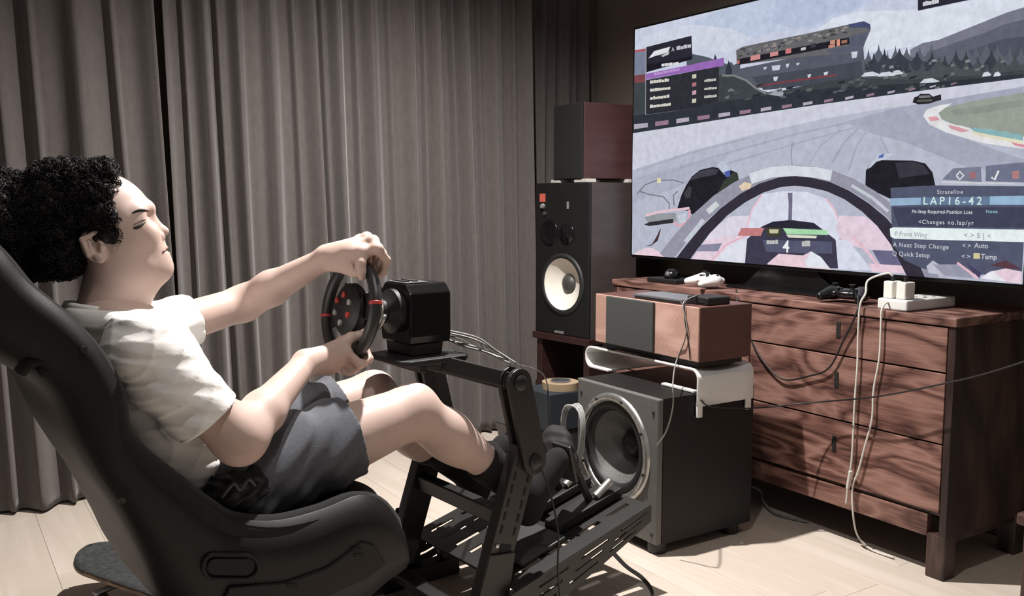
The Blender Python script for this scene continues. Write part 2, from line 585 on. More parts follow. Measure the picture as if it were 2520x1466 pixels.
# ---------------------------------------------------------------- white riser on the subwoofer
M_wht = mat('glossy white plastic', (214, 214, 210), .3, var=.03)
cx = 2.0
ry0 = PX(1716, 960, cx)[1]
rz_b, rz_t = sz1 + .001, (PX(1712, 906, cx)[2] + PX(1460, 858, cx)[2]) / 2
ry1 = PX(1441, 885, cx)[1]
rx0, rx1 = cx, PY(1852, 960, ry0)[0]
rz = thing('white_riser', 'curved white plastic riser shelf on top of the subwoofer', 'riser', (rx0, ry0, rz_b))
rt = .008
def riser_sheet():
    # bent strip: profile in the Y-Z plane, swept along X
    r = .03
    pr = []
    pr.append((ry1 - .13, rz_b + rt / 2))
    for k in range(7):
        a = math.pi * (-.5 + .5 * k / 6)
        pr.append((ry1 - r + r * math.cos(a), rz_b + r + rt / 2 + r * math.sin(a)))
    for k in range(7):
        a = math.pi * (.5 * k / 6)
        pr.append((ry1 - r + r * math.cos(a), rz_t - r + r * math.sin(a)))
    for k in range(7):
        a = math.pi * (.5 + .5 * k / 6)
        pr.append((ry0 + r + r * math.cos(a), rz_t - r + r * math.sin(a)))
    pr.append((ry0, rz_b - .04))
    return pr
pr = riser_sheet()
vs, fs = [], []
for i, (yy, zz) in enumerate(pr):
    for t in np.linspace(0, 1, 6):
        dip = -.016 * math.sin(math.pi * t) if zz > rz_t - .02 else 0
        vs.append((rx0 + (rx1 - rx0) * t, yy, zz + dip))
for i in range(len(pr) - 1):
    for k in range(5):
        fs.append((i * 6 + k, i * 6 + k + 1, (i + 1) * 6 + k + 1, (i + 1) * 6 + k))
o = MB().add(vs, fs).build('bent_sheet', M_wht, rz, True)
so = o.modifiers.new('thick', 'SOLIDIFY')
so.thickness, so.offset = rt, 0
bv = o.modifiers.new('bevel', 'BEVEL')
bv.width, bv.segments, bv.limit_method = .002, 2, 'ANGLE'
for xx in (rx0, rx1 - .03):
    MB().box((xx, ry0 - .004, rz_b - .075), (xx + .022, ry0 + .006, rz_b - .03)).build('foot', M_wht, rz, bevel=.003)
MB().box((rx0 + .002, sy0 + .01, rz_b), (rx0 + .025, sy0 + .16, rz_b + .008)).build('bottom_lip', M_wht, rz, bevel=.002)
MB().lathe([(.006, 0), (.006, .02), (.0, .022)], (rx1, ry0 + .03, rz_b + .035), (1, -.2, 0), 12).build('peg', M_wht, rz, True, angle=50)

# ---------------------------------------------------------------- centre loudspeaker on the riser
M_pink = wood('light cherry veneer', (176, 140, 127), (194, 157, 144), (206, 171, 158), stretch=(1, 2, 8), scale=1.6, dist=2, rough=.4, bump=.02)
M_cher = mat('shaded cherry veneer', (84, 56, 51), .45, var=.15, scale=5, stretch=(1, 1, 6))  # cherry darkened in its colour for the side turned from the light
M_grl = mat('charcoal speaker cloth', (66, 67, 65), .9, var=.08, scale=200, bump=.4, bscale=900)
M_blk = mat('matte black plastic', (24, 24, 24), .5, var=.1)
M_gbk = mat('glossy black plastic', (16, 16, 17), .18, var=.05)
nb = PX(1718, 893, cx); nt_ = PX(1722, 757, cx); fb = PX(1458, 838, cx); ft = PX(1472, 722, cx)
cz0, cz1 = (nb[2] + fb[2]) / 2, (nt_[2] + ft[2]) / 2
cz0 = max(cz0, rz_t + .02)
cy0, cy1 = nb[1], (fb[1] + ft[1]) / 2
cdp = min(PY(1850, 800, cy0)[0] - cx, rx1 - cx + .03)
ctr = thing('centre_speaker', 'long pinkish wood loudspeaker with charcoal grille lying on the white riser', 'loudspeaker', (cx, cy0, rz_t))
MB().box((cx + .006, cy0, cz0), (cx + cdp, cy1, cz1)).build('cabinet', M_cher, ctr, bevel=.003)
MB().box((cx, cy0 + .001, cz0 + .001), (cx + .007, cy1 - .001, cz1 - .001)).build('front_panel', M_pink, ctr, bevel=.002)
ga, gb = PX(1612, 800, cx)[1], PX(1497, 790, cx)[1]
MB().box((cx - .012, ga, cz0 + .003), (cx, gb, cz1 - .002)).build('grille', M_grl, ctr, bevel=.003)
MB().box((cx + .02, cy0 + .02, rz_t + .005), (cx + cdp - .02, cy1 - .02, cz0)).build('plinth', M_blk, ctr)
for yy in (cy0 + .04, cy1 - .07):
    for xx in (cx + .02, cx + cdp - .06):
        MB().box((xx, yy, rz_t - .001), (xx + .03, yy + .03, rz_t + .006)).build('foot', M_blk, ctr)
M_silv = mat('brushed aluminium', (150, 152, 156), .3, metal=.7, var=.08)
p0 = PZ(1530, 728, cz1 + .012); p1 = PZ(1668, 742, cz1 + .012)
tb = thing('slim_media_player', 'thin silver grey box lying on the wooden centre loudspeaker', 'media player', (cx + .03, p1[1], cz1))
MB().box((cx + .012, p1[1] + .01, cz1), (cx + .14, p0[1] + .02, cz1 + .016)).build('body', M_silv, tb, bevel=.003)
MB().box((cx + .010, p1[1] + .018, cz1 + .003), (cx + .0125, p0[1] + .01, cz1 + .009)).build('front_strip', M_blk, tb)
p2 = PX(1676, 748, cx + .03); p3 = PX(1786, 750, cx + .03)
bb = thing('black_adapter_box', 'small black box beside the silver player on the centre loudspeaker', 'box', (cx + .03, p3[1], cz1))
MB().box((cx + .05, cy0 + .015, cz1), (cx + .15, p2[1] - .005, cz1 + .026)).build('body', M_blk, bb, bevel=.005, seg=3)
MB().box((cx + .0485, cy0 + .03, cz1 + .008), (cx + .051, cy0 + .06, cz1 + .014)).build('socket', M_slot, bb)

# ================================================================ tall monitor loudspeaker and the one on top
lat = V(math.sin(math.radians(-7.5)), math.cos(math.radians(-7.5)), 0)
nrm = V(-lat[1], lat[0], 0)                     # front normal
c0 = PY(1448, 835, 3.11)
hz = PY(1448, 448, 3.11)[2] - c0[2]
far = on_plane(1318, 640, c0, nrm)
wid = (far - c0) @ lat
ML = axes(c0, lat, -nrm, V(0, 0, 1))            # local x across the front, y into the box
M_mbk = mat('black studio paint', (22, 22, 22), .45, var=.1)
M_mside = mat('grey brown walnut vinyl', (74, 66, 64), .4, var=.12, scale=8, stretch=(1, 1, 4))
mon = thing('studio_monitor', 'tall black loudspeaker with a cream white woofer beside the curtain', 'loudspeaker', c0)
dp = .32
wl = ML[:3, :3]
def loc(p): return wl @ np.asarray(p, float) + ML[:3, 3]
def onf(x, y):
    d = on_plane(x, y, c0, nrm) - c0
    return V(d @ lat, 0, d[2])
a = onf(1384, 699)
wr = (onf(1384, 636)[2] - onf(1384, 763)[2]) / 2
MB(ML).holed(0, wid, 0, hz, a[0], a[2], wr, .014, .062).box((0, .062, 0), (wid, dp, hz)).build('cabinet', M_mside, mon)
MB(ML).holed(0, wid, 0, hz, a[0], a[2], wr, 0, .014).build('front_baffle', M_mbk, mon, bevel=.004)
M_crm = mat('cream paper cone', (222, 216, 205), .7, var=.04, scale=40, bump=.1)
wcn = loc(a)
MB().lathe([(wr * .38, -.04), (wr * .6, -.03), (wr * .93, -.006), (wr * 1.0, .004)], wcn, nrm, 56, open_=True).build('woofer_cone', M_crm, mon, True)
MB().lathe([(0, -.018), (wr * .2, -.022), (wr * .36, -.036), (wr * .37, -.045)], wcn, nrm, 40).build('dust_cap', mat('grey dust cap', (62, 60, 57), .5), mon, True)
MB().lathe([(wr * .99, .001), (wr * 1.03, .009), (wr * 1.13, .009), (wr * 1.2, .003), (wr * 1.2, 0)], wcn, nrm, 56, open_=True).build('woofer_surround', M_rub, mon, True)
md = loc(onf(1352, 572))
MB().lathe([(0, .004), (.02, .002), (.042, .001), (.05, .006), (.056, .004), (.058, 0)], md, nrm, 40).build('midrange', M_gbk, mon, True)
tw = loc(onf(1395, 575))
MB().lathe([(0, .008), (.012, .006), (.016, .002), (.045, .004), (.047, 0)], tw, nrm, 36).build('tweeter', M_gbk, mon, True)
bd = onf(1336, 486)
MB(ML).box((bd[0] - .017, -.004, bd[2] - .019), (bd[0] + .017, 0, bd[2] + .017)).build('maker_badge', mat('orange red badge', (190, 92, 78), .5), mon)
kb = loc(onf(1337, 507))
MB().lathe([(.012, 0), (.012, .008), (.009, .012), (0, .012)], kb, nrm, 20).build('level_knob', mat('grey knob', (120, 120, 118), .4), mon, True, angle=40)
kb = loc(onf(1342, 525))
MB().lathe([(.008, 0), (.008, .008), (0, .009)], kb, nrm, 20).build('level_knob', M_mside, mon, True, angle=40)
vm_ = onf(1398, 505)
MB(ML).box((vm_[0] - .006, -.003, vm_[2] - .016), (vm_[0] + .006, 0, vm_[2] + .016)).build('marker', mat('pale marker', (120, 118, 115), .5), mon)
nm = onf(1376, 817)
MB(ML).box((nm[0] - .03, -.002, nm[2] - .006), (nm[0] + .03, 0, nm[2] + .006)).build('name_plate', mat('silver name plate', (150, 148, 144), .4, metal=.5), mon, bevel=.001)
# stand below it
st = thing('speaker_stand', 'dark red wooden stand under the tall black loudspeaker', 'stand', (c0[0], c0[1], 0))
M_std = mat('dark red stained wood', (46, 26, 24), .5, var=.2, scale=6, stretch=(1, 1, 4))
zs_ = -c0[2]
MB(ML).box((-.01, -.01, -.03), (wid + .01, dp + .01, -.0005)).build('top_plate', M_std, st, bevel=.003)
for xx in (0, wid - .04):
    MB(ML).box((xx, .005, zs_ + .03), (xx + .035, dp - .01, -.03)).build('side_board', M_std, st, bevel=.002)
MB(ML).box((.035, .02, zs_ + .18), (wid - .04, dp - .02, zs_ + .2)).build('shelf', M_std, st)
MB(ML).box((-.01, -.01, zs_ + .0005), (wid + .01, dp + .01, zs_ + .03)).build('base_plate', M_std, st, bevel=.003)
# small loudspeaker on top
ztop = c0[2] + hz
lat2 = V(math.sin(math.radians(4)), math.cos(math.radians(4)), 0)
nrm2 = V(-lat2[1], lat2[0], 0)
c1 = PY(1430, 441, 3.18)
c1 = V(c1[0], c1[1], ztop + .016)
f1 = on_plane(1362, 350, c1, nrm2)
w2 = (f1 - c1) @ lat2
h2 = PY(1430, 250, c1[1])[2] - c1[2]
M2 = axes(c1, lat2, -nrm2, V(0, 0, 1))
bk = thing('bookshelf_speaker', 'small black loudspeaker with dark red sides on top of the tall one', 'loudspeaker', c1)
M_mah = mat('dark mahogany veneer', (70, 46, 45), .42, var=.12, scale=6, stretch=(1, 1, 5))
d2 = .29
MB(M2).box((0, .012, 0), (w2, d2, h2)).build('cabinet', M_mah, bk, bevel=.004)
MB(M2).box((0, 0, 0), (w2, .014, h2)).build('front_grille', mat('black grille cloth', (16, 16, 16), .9, var=.05, scale=300, bump=.3, bscale=900), bk, bevel=.004)
M_pad = mat('pale isolation pad', (190, 186, 178), .8)
for (xx, yy, lw) in ((-.035, .005, .10), (w2 - .05, .005, .08), (-.02, d2 - .06, .07)):
    o = MB(M2).box((xx, yy, -.0155), (xx + lw, yy + .05, -.0005)).build('isolation_pad', M_pad, None, bevel=.002)
    tag(o, {(-.035): 'long pale pad under the near front edge of the small loudspeaker', (-.02): 'short pale pad under the rear of the small loudspeaker'}.get(xx, 'pale pad under the far front corner of the small loudspeaker'), 'pad', 'pads between the two loudspeakers')
# ================================================================ television
XT = 2.600
zb = (PX(1558, 631, XT)[2] + PX(2500, 690, XT)[2]) / 2
zt = PX(1563, 73, XT)[2]
yl = PX(1559, 350, XT)[1]
yr = yl - (zt - zb) * 16 / 9
tv = thing('television', 'large flat television showing a car racing game, standing on the sideboard', 'television', (XT, (yl + yr) / 2, ZT))
bz = .007
m = MB()
m.box((XT - .002, yr - bz, zb - bz), (XT + .018, yr, zt + bz)).box((XT - .002, yl, zb - bz), (XT + .018, yl + bz, zt + bz))
m.box((XT - .002, yr, zb - .012), (XT + .018, yl, zb)).box((XT - .002, yr, zt), (XT + .018, yl, zt + bz))
m.build('bezel', M_gbk, tv)
MB().box((XT + .003, yr, zb), (XT + .03, yl, zt)).build('rear_panel', M_blk, tv)
MB().box((XT + .03, yr + .25, zb + .05), (XT + .075, yl - .25, zt - .3)).build('rear_housing', M_blk, tv, bevel=.02)
ymid = (yl + yr) / 2
MB().prism([(XT + .015, ymid - .22, ZT + .001), (XT + .015, ymid + .22, ZT + .001), (XT + .015, ymid + .12, zb - .005), (XT + .015, ymid - .12, zb - .005)], (.03, 0, 0)).build('stand_neck', M_gbk, tv, bevel=.003)
MB().box((XT - .05, ymid - .24, ZT + .0005), (XT + .15, ymid + .24, ZT + .012)).build('stand_base', M_gbk, tv, bevel=.004)

def clip(poly):
    def cut(P, ax, lim, sg):
        out = []
        for i in range(len(P)):
            a, b = P[i - 1], P[i]
            ia, ib = sg * (a[ax] - lim) <= 0, sg * (b[ax] - lim) <= 0
            if ia != ib:
                t = (lim - a[ax]) / (b[ax] - a[ax])
                out.append((a[0] + (b[0] - a[0]) * t, a[1] + (b[1] - a[1]) * t))
            if ib:
                out.append(b)
        return out
    for ax, lim, sg in ((0, yl, 1), (0, yr, -1), (1, zt, 1), (1, zb, -1)):
        poly = cut(poly, ax, lim, sg)
        if len(poly) < 3:
            return []
    return poly
scr = MB()
scr_m = []
scr_n = [0]
def colour(c):
    m_ = glow('screen %d %d %d' % c, c)
    if m_ not in scr_m:
        scr_m.append(m_)
    scr.cur = scr_m.index(m_)
def shade(c, pts):
    """one patch of the picture; pts are corners as read on the photo"""
    q = [PX(x, y, XT)[1:] for x, y in pts]
    q = clip([tuple(p) for p in q])
    if len(q) < 3:
        return
    A = sum(q[i - 1][0] * q[i][1] - q[i][0] * q[i - 1][1] for i in range(len(q)))
    if A > 0:
        q = q[::-1]
    scr_n[0] += 1
    xx = XT - .00002 * scr_n[0]
    colour(c)
    scr.add([(xx, a, b) for a, b in q], [tuple(range(len(q)))])
def stroke(c, pts, w):
    P = [np.array(p, float) for p in pts]
    ws = w if hasattr(w, '__len__') else [w] * len(P)
    L, R_ = [], []
    for i, p in enumerate(P):
        t = P[min(i + 1, len(P) - 1)] - P[max(i - 1, 0)]
        n = np.array([-t[1], t[0]]) / (np.linalg.norm(t) + 1e-9)
        L.append(tuple(p + n * ws[i] / 2)); R_.append(tuple(p - n * ws[i] / 2))
    for i in range(len(P) - 1):
        shade(c, [L[i], L[i + 1], R_[i + 1], R_[i]])
def words(c, txt, x, y, size_px, wide=1.0):
    cu = bpy.data.curves.new('screen_words', 'FONT')
    cu.body = txt
    cu.space_character = wide
    cu.offset = .012
    ob = bpy.data.objects.new('screen_words', cu)
    COL.objects.link(ob)
    bpy.context.view_layer.update()
    me = ob.evaluated_get(bpy.context.evaluated_depsgraph_get()).to_mesh()
    p = PX(x, y, XT)
    k = abs(PX(x, y + size_px, XT)[2] - p[2]) / .7
    scr_n[0] += 1
    xx = XT - .00002 * scr_n[0]
    colour(c)
    scr.add([(xx, p[1] - v.co.x * k, p[2] + v.co.y * k) for v in me.vertices], [tuple(f.vertices) for f in me.polygons])
    ob.evaluated_get(bpy.context.evaluated_depsgraph_get()).to_mesh_clear()
    bpy.data.objects.remove(ob)
    bpy.data.curves.remove(cu)
def glyphs(c, x, y, w_, h_, n, sl=0.0, seed=0):
    """a row of blurred, unreadable letters"""
    r = random.Random(seed)
    xx = x
    while xx < x + w_:
        g = w_ / n * r.uniform(.6, 1.1)
        hh = h_ * r.uniform(.7, 1.0)
        yy = y + (xx - x) * sl
        shade(c, [(xx, yy - hh), (xx + g * .9, yy - hh + g * sl), (xx + g * .9, yy + g * sl), (xx, yy)])
        xx += g
rs = random.Random(4)
SKY = (200, 206, 224)
shade(SKY, [(1500, -400), (2800, -700), (2800, 800), (1500, 700)])
shade((190, 200, 222), [(1690, 60), (1890, -20), (2130, -130), (2150, 10), (2060, 40), (2010, 70), (1900, 80), (1800, 110), (1700, 105)])
shade((182, 193, 217), [(1900, 55), (1915, -30), (2115, -80), (2120, 18), (2050, 35), (2010, 62), (1950, 70)])
shade((216, 223, 234), [(2015, 72), (2050, 45), (2110, 28), (2230, 25), (2300, 20), (2420, -5), (2560, -60), (2620, 20), (2420, 70), (2280, 110), (2200, 120), (2130, 130), (2120, 60)])
shade((206, 212, 226), [(1580, 90), (1700, 60), (1800, 70), (1850, 95), (1790, 130), (1700, 120), (1600, 140)])
# hill and trees on the right
shade((120, 122, 138), [(2240, 122), (2270, 106), (2310, 98), (2350, 82), (2390, 66), (2430, 50), (2480, 30), (2520, 18), (2700, -60), (2700, 200), (2240, 200)])
shade((96, 99, 114), [(2280, 130), (2350, 105), (2420, 82), (2470, 60), (2520, 48), (2700, 0), (2700, 200), (2280, 200)])
shade((80, 83, 96), [(2320, 150), (2400, 118), (2470, 95), (2520, 90), (2700, 60), (2700, 210), (2320, 200)])
def treeline(c, x0, x1, base, top, step, seed):
    r = random.Random(seed)
    pts = [(x0, base(x0))]
    x = x0
    while x < x1:
        w_ = step * r.uniform(.7, 1.4)
        h_ = top(x) + r.uniform(-8, 14)
        pts += [(x + w_ * .15, h_ + 20), (x + w_ * .38, h_ + 9), (x + w_ * .5, h_ - 6), (x + w_ * .62, h_ + 9), (x + w_ * .85, h_ + 20)]
        x += w_
    pts.append((x, base(x1)))
    shade(c, pts)
treeline((92, 98, 108), 2105, 2560, lambda x: 200, lambda x: 122 - (x - 2110) * .03, 24, 3)
treeline((60, 64, 74), 2108, 2560, lambda x: 200, lambda x: 126 + (x - 2110) * .02, 34, 8)
treeline((74, 80, 84), 2120, 2560, lambda x: 205, lambda x: 152 - (x - 2110) * .02, 30, 5)
for i in range(26):
    x = rs.uniform(2120, 2500); y = rs.uniform(145, 185)
    g = rs.choice([(112, 118, 120), (54, 58, 66), (140, 144, 146)])
    shade(g, [(x, y), (x + rs.uniform(5, 16), y - 2), (x + rs.uniform(5, 14), y + 5), (x - 2, y + 6)])
# left background
shade((122, 128, 150), [(1558, 128), (1592, 120), (1592, 186), (1558, 188)])
stroke((170, 90, 98), [(1558, 127), (1592, 122)], 6)
shade((120, 70, 76), [(1558, 186), (1592, 182), (1592, 204), (1558, 206)])
shade((84, 90, 100), [(1700, 132), (1740, 140), (1790, 158), (1800, 152), (1806, 160), (1822, 152), (1822, 232), (1690, 240), (1690, 132)])
shade((52, 56, 66), [(1756, 150), (1760, 132), (1766, 150)])
shade((52, 56, 66), [(1786, 170), (1794, 148), (1802, 170), (1802, 190), (1786, 190)])
# grandstand
shade((88, 91, 104), [(1806, 172), (1960, 140), (2125, 118), (2132, 195), (2060, 200), (1860, 218), (1815, 200)])
shade((70, 74, 84), [(1850, 190), (2060, 160), (2120, 150), (2126, 196), (1880, 222)])
shade((104, 103, 106), [(1812, 124), (1826, 116), (1870, 106), (1990, 82), (2126, 52), (2142, 60), (2143, 74), (2126, 112), (2120, 128), (2042, 134), (1960, 142), (1814, 160)])
shade((70, 76, 110), [(2088, 60), (2126, 52), (2142, 60), (2143, 72), (2130, 68), (2092, 68)])
shade((90, 93, 110), [(2090, 92), (2140, 76), (2122, 126), (2044, 132), (2030, 124), (2088, 114)])
for i in range(60):
    t = rs.random()
    x = 1818 + 270 * t
    y = 118 - 60 * t + rs.uniform(3, 20)
    g = rs.choice([(66, 66, 68), (130, 128, 130), (88, 88, 88), (150, 140, 140)])
    shade(g, [(x, y), (x + rs.uniform(4, 12), y - 2), (x + rs.uniform(4, 12), y + 3), (x, y + 4)])
shade((34, 32, 40), [(1815, 146), (2090, 92), (2092, 108), (2040, 118), (1816, 160)])
for (x, y, w_, h_, c) in ((1848, 138, 24, 12, (206, 140, 140)), (1896, 130, 20, 10, (206, 140, 140)), (1934, 121, 14, 12, (200, 120, 124)), (1972, 118, 12, 7, (200, 200, 205)), (1816, 148, 5, 10, (190, 110, 108)), (2044, 100, 12, 10, (206, 150, 130)), (2060, 98, 8, 16, (220, 150, 130)), (2072, 100, 14, 8, (160, 110, 96)), (2040, 112, 16, 7, (200, 140, 128)), (1996, 108, 12, 10, (60, 60, 70))):
    shade(c, [(x, y), (x + w_, y - w_ * .2), (x + w_, y + h_ - w_ * .2), (x, y + h_)])
for (x, y, w_, h_) in ((1900, 162, 22, 12), (1935, 158, 9, 9), (1880, 166, 9, 6), (1904, 190, 12, 10), (1988, 184, 10, 8), (2028, 178, 12, 8), (1960, 156, 10, 5), (2096, 128, 16, 16)):
    shade((200, 206, 218), [(x, y), (x + w_, y - 2), (x + w_ - 3, y + h_ - 2), (x + 2, y + h_)])
# hedge and barrier
shade((62, 68, 72), [(1558, 205), (1592, 202), (1700, 205), (1760, 185), (1800, 184), (1835, 196), (1862, 218), (1900, 230), (1960, 215), (2060, 196), (2120, 192), (2240, 196), (2330, 190), (2420, 184), (2520, 172), (2700, 150), (2700, 160), (2520, 192), (2350, 213), (2250, 226), (2020, 257), (1850, 282), (1700, 306), (1558, 328)])
shade((48, 52, 60), [(1558, 285), (1700, 262), (1900, 232), (2060, 215), (2250, 205), (2330, 200), (2520, 182), (2520, 192), (2350, 213), (2250, 226), (2020, 257), (1850, 282), (1700, 306), (1558, 328)])
stroke((126, 130, 130), [(1778, 186), (1808, 186), (1838, 198), (1862, 218), (1890, 232)], 5)
stroke((120, 62, 72), [(1862, 212), (1960, 198), (2060, 184)], 5)
shade((160, 164, 172), [(1890, 232), (1922, 215), (1930, 230), (1925, 238)])
for i in range(46):
    t = rs.random()
    x = 1770 + 560 * t
    y = 235 - 30 * t + rs.uniform(-24, 12)
    g = rs.choice([(90, 98, 98), (40, 44, 52), (74, 82, 84), (110, 116, 118)])
    shade(g, [(x, y), (x + rs.uniform(6, 22), y - 4), (x + rs.uniform(6, 18), y + 3), (x, y + 5)])
for (x, y, w_) in ((2120, 184, 50), (2160, 184, 50), (2195, 180, 30), (2418, 184, 24), (2446, 184, 20), (2265, 200, 50)):
    shade((205, 212, 220), [(x, y + 5), (x + w_ * .2, y - 5), (x + w_ * .6, y - 8), (x + w_, y), (x + w_ * .8, y + 3)])
for i in range(16):
    t = i / 15
    x = 1562 + t * 780
    y = 322 - t * 108
    shade((150, 120, 138) if i % 2 else (178, 170, 186), [(x, y - 16 + 8 * t), (x + 34 - 20 * t, y - 20 + 8 * t), (x + 34 - 20 * t, y - 9), (x, y - 4)])
# track
shade((204, 206, 220), [(1558, 328), (1700, 306), (1850, 282), (2020, 257), (2250, 226), (2350, 213), (2520, 192), (2700, 165), (2700, 800), (1558, 800)])
shade((182, 186, 202), [(1558, 418), (1700, 372), (1850, 332), (2020, 294), (2160, 270), (2300, 250), (2520, 212), (2700, 180), (2700, 900), (1558, 900)])
shade((166, 169, 187), [(2080, 300), (2200, 268), (2300, 250), (2520, 214), (2520, 234), (2330, 262), (2275, 285), (2290, 310), (2400, 350), (2520, 392), (2520, 430), (2380, 410), (2230, 350), (2150, 330)])
shade((174, 177, 194), [(1560, 440), (1700, 400), (1800, 378), (1750, 420), (1640, 470), (1560, 500)])
for (pts, w_) in (([(1600, 440), (1760, 385), (1960, 330), (2100, 300)], 5), ([(1640, 470), (1800, 400), (1990, 345), (2120, 310)], 4), ([(2050, 400), (2080, 350), (2120, 310)], 6), ([(2090, 420), (2110, 360), (2140, 315)], 5), ([(2190, 380), (2170, 340), (2160, 310)], 5), ([(1990, 410), (2020, 360), (2070, 320)], 4), ([(2380, 400), (2250, 350), (2180, 320)], 4), ([(1570, 420), (1700, 377), (1850, 338)], 4)):
    stroke((168, 172, 188), pts, w_)
stroke((150, 153, 170), [(1952, 350), (1949, 380), (1952, 415)], 3)
# inside of the bend
shade((224, 224, 226), [(2274, 285), (2282, 270), (2310, 260), (2345, 254), (2335, 262), (2312, 280), (2330, 300), (2400, 318), (2520, 336), (2700, 360), (2700, 400), (2520, 366), (2420, 352), (2330, 326), (2288, 305)])
shade((152, 160, 150), [(2312, 278), (2330, 264), (2400, 248), (2520, 228), (2700, 195), (2700, 370), (2520, 336), (2430, 322), (2350, 306), (2320, 294)])
shade((140, 148, 140), [(2340, 272), (2430, 258), (2520, 246), (2520, 262), (2420, 278), (2350, 284)])
shade((220, 160, 168), [(2286, 288), (2306, 286), (2316, 296), (2292, 298)])
shade((214, 158, 168), [(2334, 308), (2360, 312), (2388, 322), (2370, 326), (2344, 318)])
shade((222, 216, 190), [(2392, 322), (2520, 346), (2520, 356), (2400, 332)])
shade((138, 178, 182), [(2388, 314), (2440, 318), (2520, 332), (2520, 346), (2440, 332), (2400, 324)])
shade((214, 140, 156), [(2490, 350), (2700, 390), (2700, 400), (2500, 358)])
# the car ahead
shade((40, 40, 46), [(2248, 252), (2252, 240), (2262, 236), (2266, 231), (2290, 231), (2298, 238), (2318, 232), (2319, 246), (2304, 250), (2290, 255), (2262, 257)])
shade((120, 120, 122), [(2264, 236), (2290, 234), (2294, 240), (2264, 242)])
shade((92, 92, 80), [(2258, 246), (2296, 244), (2296, 250), (2260, 251)])
# leaderboard
stroke((150, 150, 160), [(1592, 118), (1591, 282), (1704, 266)], 3)
shade((42, 40, 52), [(1593, 116), (1704, 88), (1706, 142), (1593, 176)])
shade((30, 26, 36), [(1593, 160), (1706, 138), (1706, 146), (1593, 178)])
shade((226, 230, 234), [(1598, 144), (1612, 126), (1652, 115), (1646, 128), (1634, 133), (1614, 138)])
shade((190, 194, 200), [(1628, 138), (1650, 126), (1648, 134), (1634, 140)])
words((205, 208, 214), 'A', 1655, 127, 10)
glyphs((190, 194, 200), 1667, 124, 30, 10, 3, -.2, 2)
glyphs((220, 222, 226), 1630, 164, 38, 7, 4, -.12, 5)
shade((152, 106, 182), [(1592, 182), (1700, 160), (1784, 142), (1784, 162), (1592, 196)])
glyphs((186, 150, 206), 1612, 186, 56, 7, 6, -.2, 3)
shade((46, 47, 54), [(1592, 197), (1772, 164), (1770, 250), (1700, 268), (1592, 282)])
for k in range(4):
    yy = 206 + k * 20
    glyphs((214, 212, 202), 1602, yy, 46, 8, 6, -.12, 20 + k)
    shade(((206, 202, 180), (170, 110, 120), (206, 160, 176), (206, 202, 180))[k], [(1706, yy - 22 + 0), (1716, yy - 24), (1716, yy - 14), (1706, yy - 12)])
    if k:
        glyphs((196, 196, 190), 1736, yy - 24, 28, 7, 4, -.1, 40 + k)
# scoreboard cut by the top edge
shade((44, 42, 54), [(2262, 27), (2262, -60), (2460, -100), (2440, -10), (2390, 0)])
glyphs((210, 212, 218), 2274, 16, 36, 12, 5, -.2, 9)
# track map
stroke((120, 124, 132), [(1570, 478), (1590, 455), (1620, 443), (1660, 443), (1685, 450)], 3)
stroke((120, 124, 132), [(1575, 470), (1600, 478), (1635, 484), (1650, 500), (1650, 520)], 3)
stroke((120, 124, 132), [(1662, 505), (1660, 480), (1672, 470)], 3)
shade((226, 220, 180), [(1620, 438), (1629, 438), (1629, 450), (1620, 450)])
# front wheels
shade((34, 32, 40), [(1670, 512), (1680, 480), (1692, 455), (1706, 434), (1726, 418), (1756, 411), (1790, 415), (1816, 424), (1823, 448), (1790, 478), (1750, 505), (1706, 528), (1700, 520)])
shade((66, 65, 74), [(1700, 444), (1722, 422), (1756, 414), (1772, 418), (1764, 430), (1730, 436)])
shade((54, 62, 54), [(1766, 480), (1786, 444), (1808, 424), (1818, 426), (1822, 446), (1795, 474)])
shade((190, 198, 214), [(1766, 408), (1780, 396), (1798, 410), (1800, 432), (1788, 432)])
shade((80, 96, 170), [(1784, 424), (1800, 418), (1800, 434), (1790, 436)])
shade((62, 62, 68), [(1686, 476), (1698, 458), (1706, 462), (1702, 486), (1690, 488)])
shade((34, 32, 40), [(2133, 455), (2134, 420), (2146, 402), (2166, 394), (2250, 395), (2280, 402), (2298, 424), (2308, 470), (2300, 490), (2196, 490), (2150, 468)])
shade((58, 57, 66), [(2206, 400), (2250, 398), (2276, 406), (2292, 428), (2216, 438)])
shade((196, 204, 218), [(2138, 416), (2150, 396), (2172, 380), (2200, 376), (2192, 388), (2160, 398), (2146, 412)])
shade((90, 106, 176), [(2168, 382), (2180, 378), (2176, 388), (2164, 390)])
# mirror
shade((150, 152, 160), [(1590, 536), (1600, 526), (1666, 524), (1668, 545), (1600, 552)])
stroke((230, 196, 206), [(1592, 530), (1630, 520), (1700, 512)], 6)
shade((50, 48, 54), [(1588, 552), (1602, 546), (1660, 538), (1660, 548), (1600, 556)])
stroke((226, 170, 186), [(1660, 548), (1676, 556), (1700, 540), (1700, 516)], 6)
shade((200, 206, 216), [(1670, 530), (1692, 524), (1690, 546), (1676, 550)])
shade((70, 52, 58), [(1612, 600), (1626, 566), (1630, 562), (1622, 592), (1606, 604), (1588, 606)])
shade((232, 206, 218), [(1558, 626), (1590, 610), (1610, 610), (1640, 630), (1640, 640), (1558, 640)])
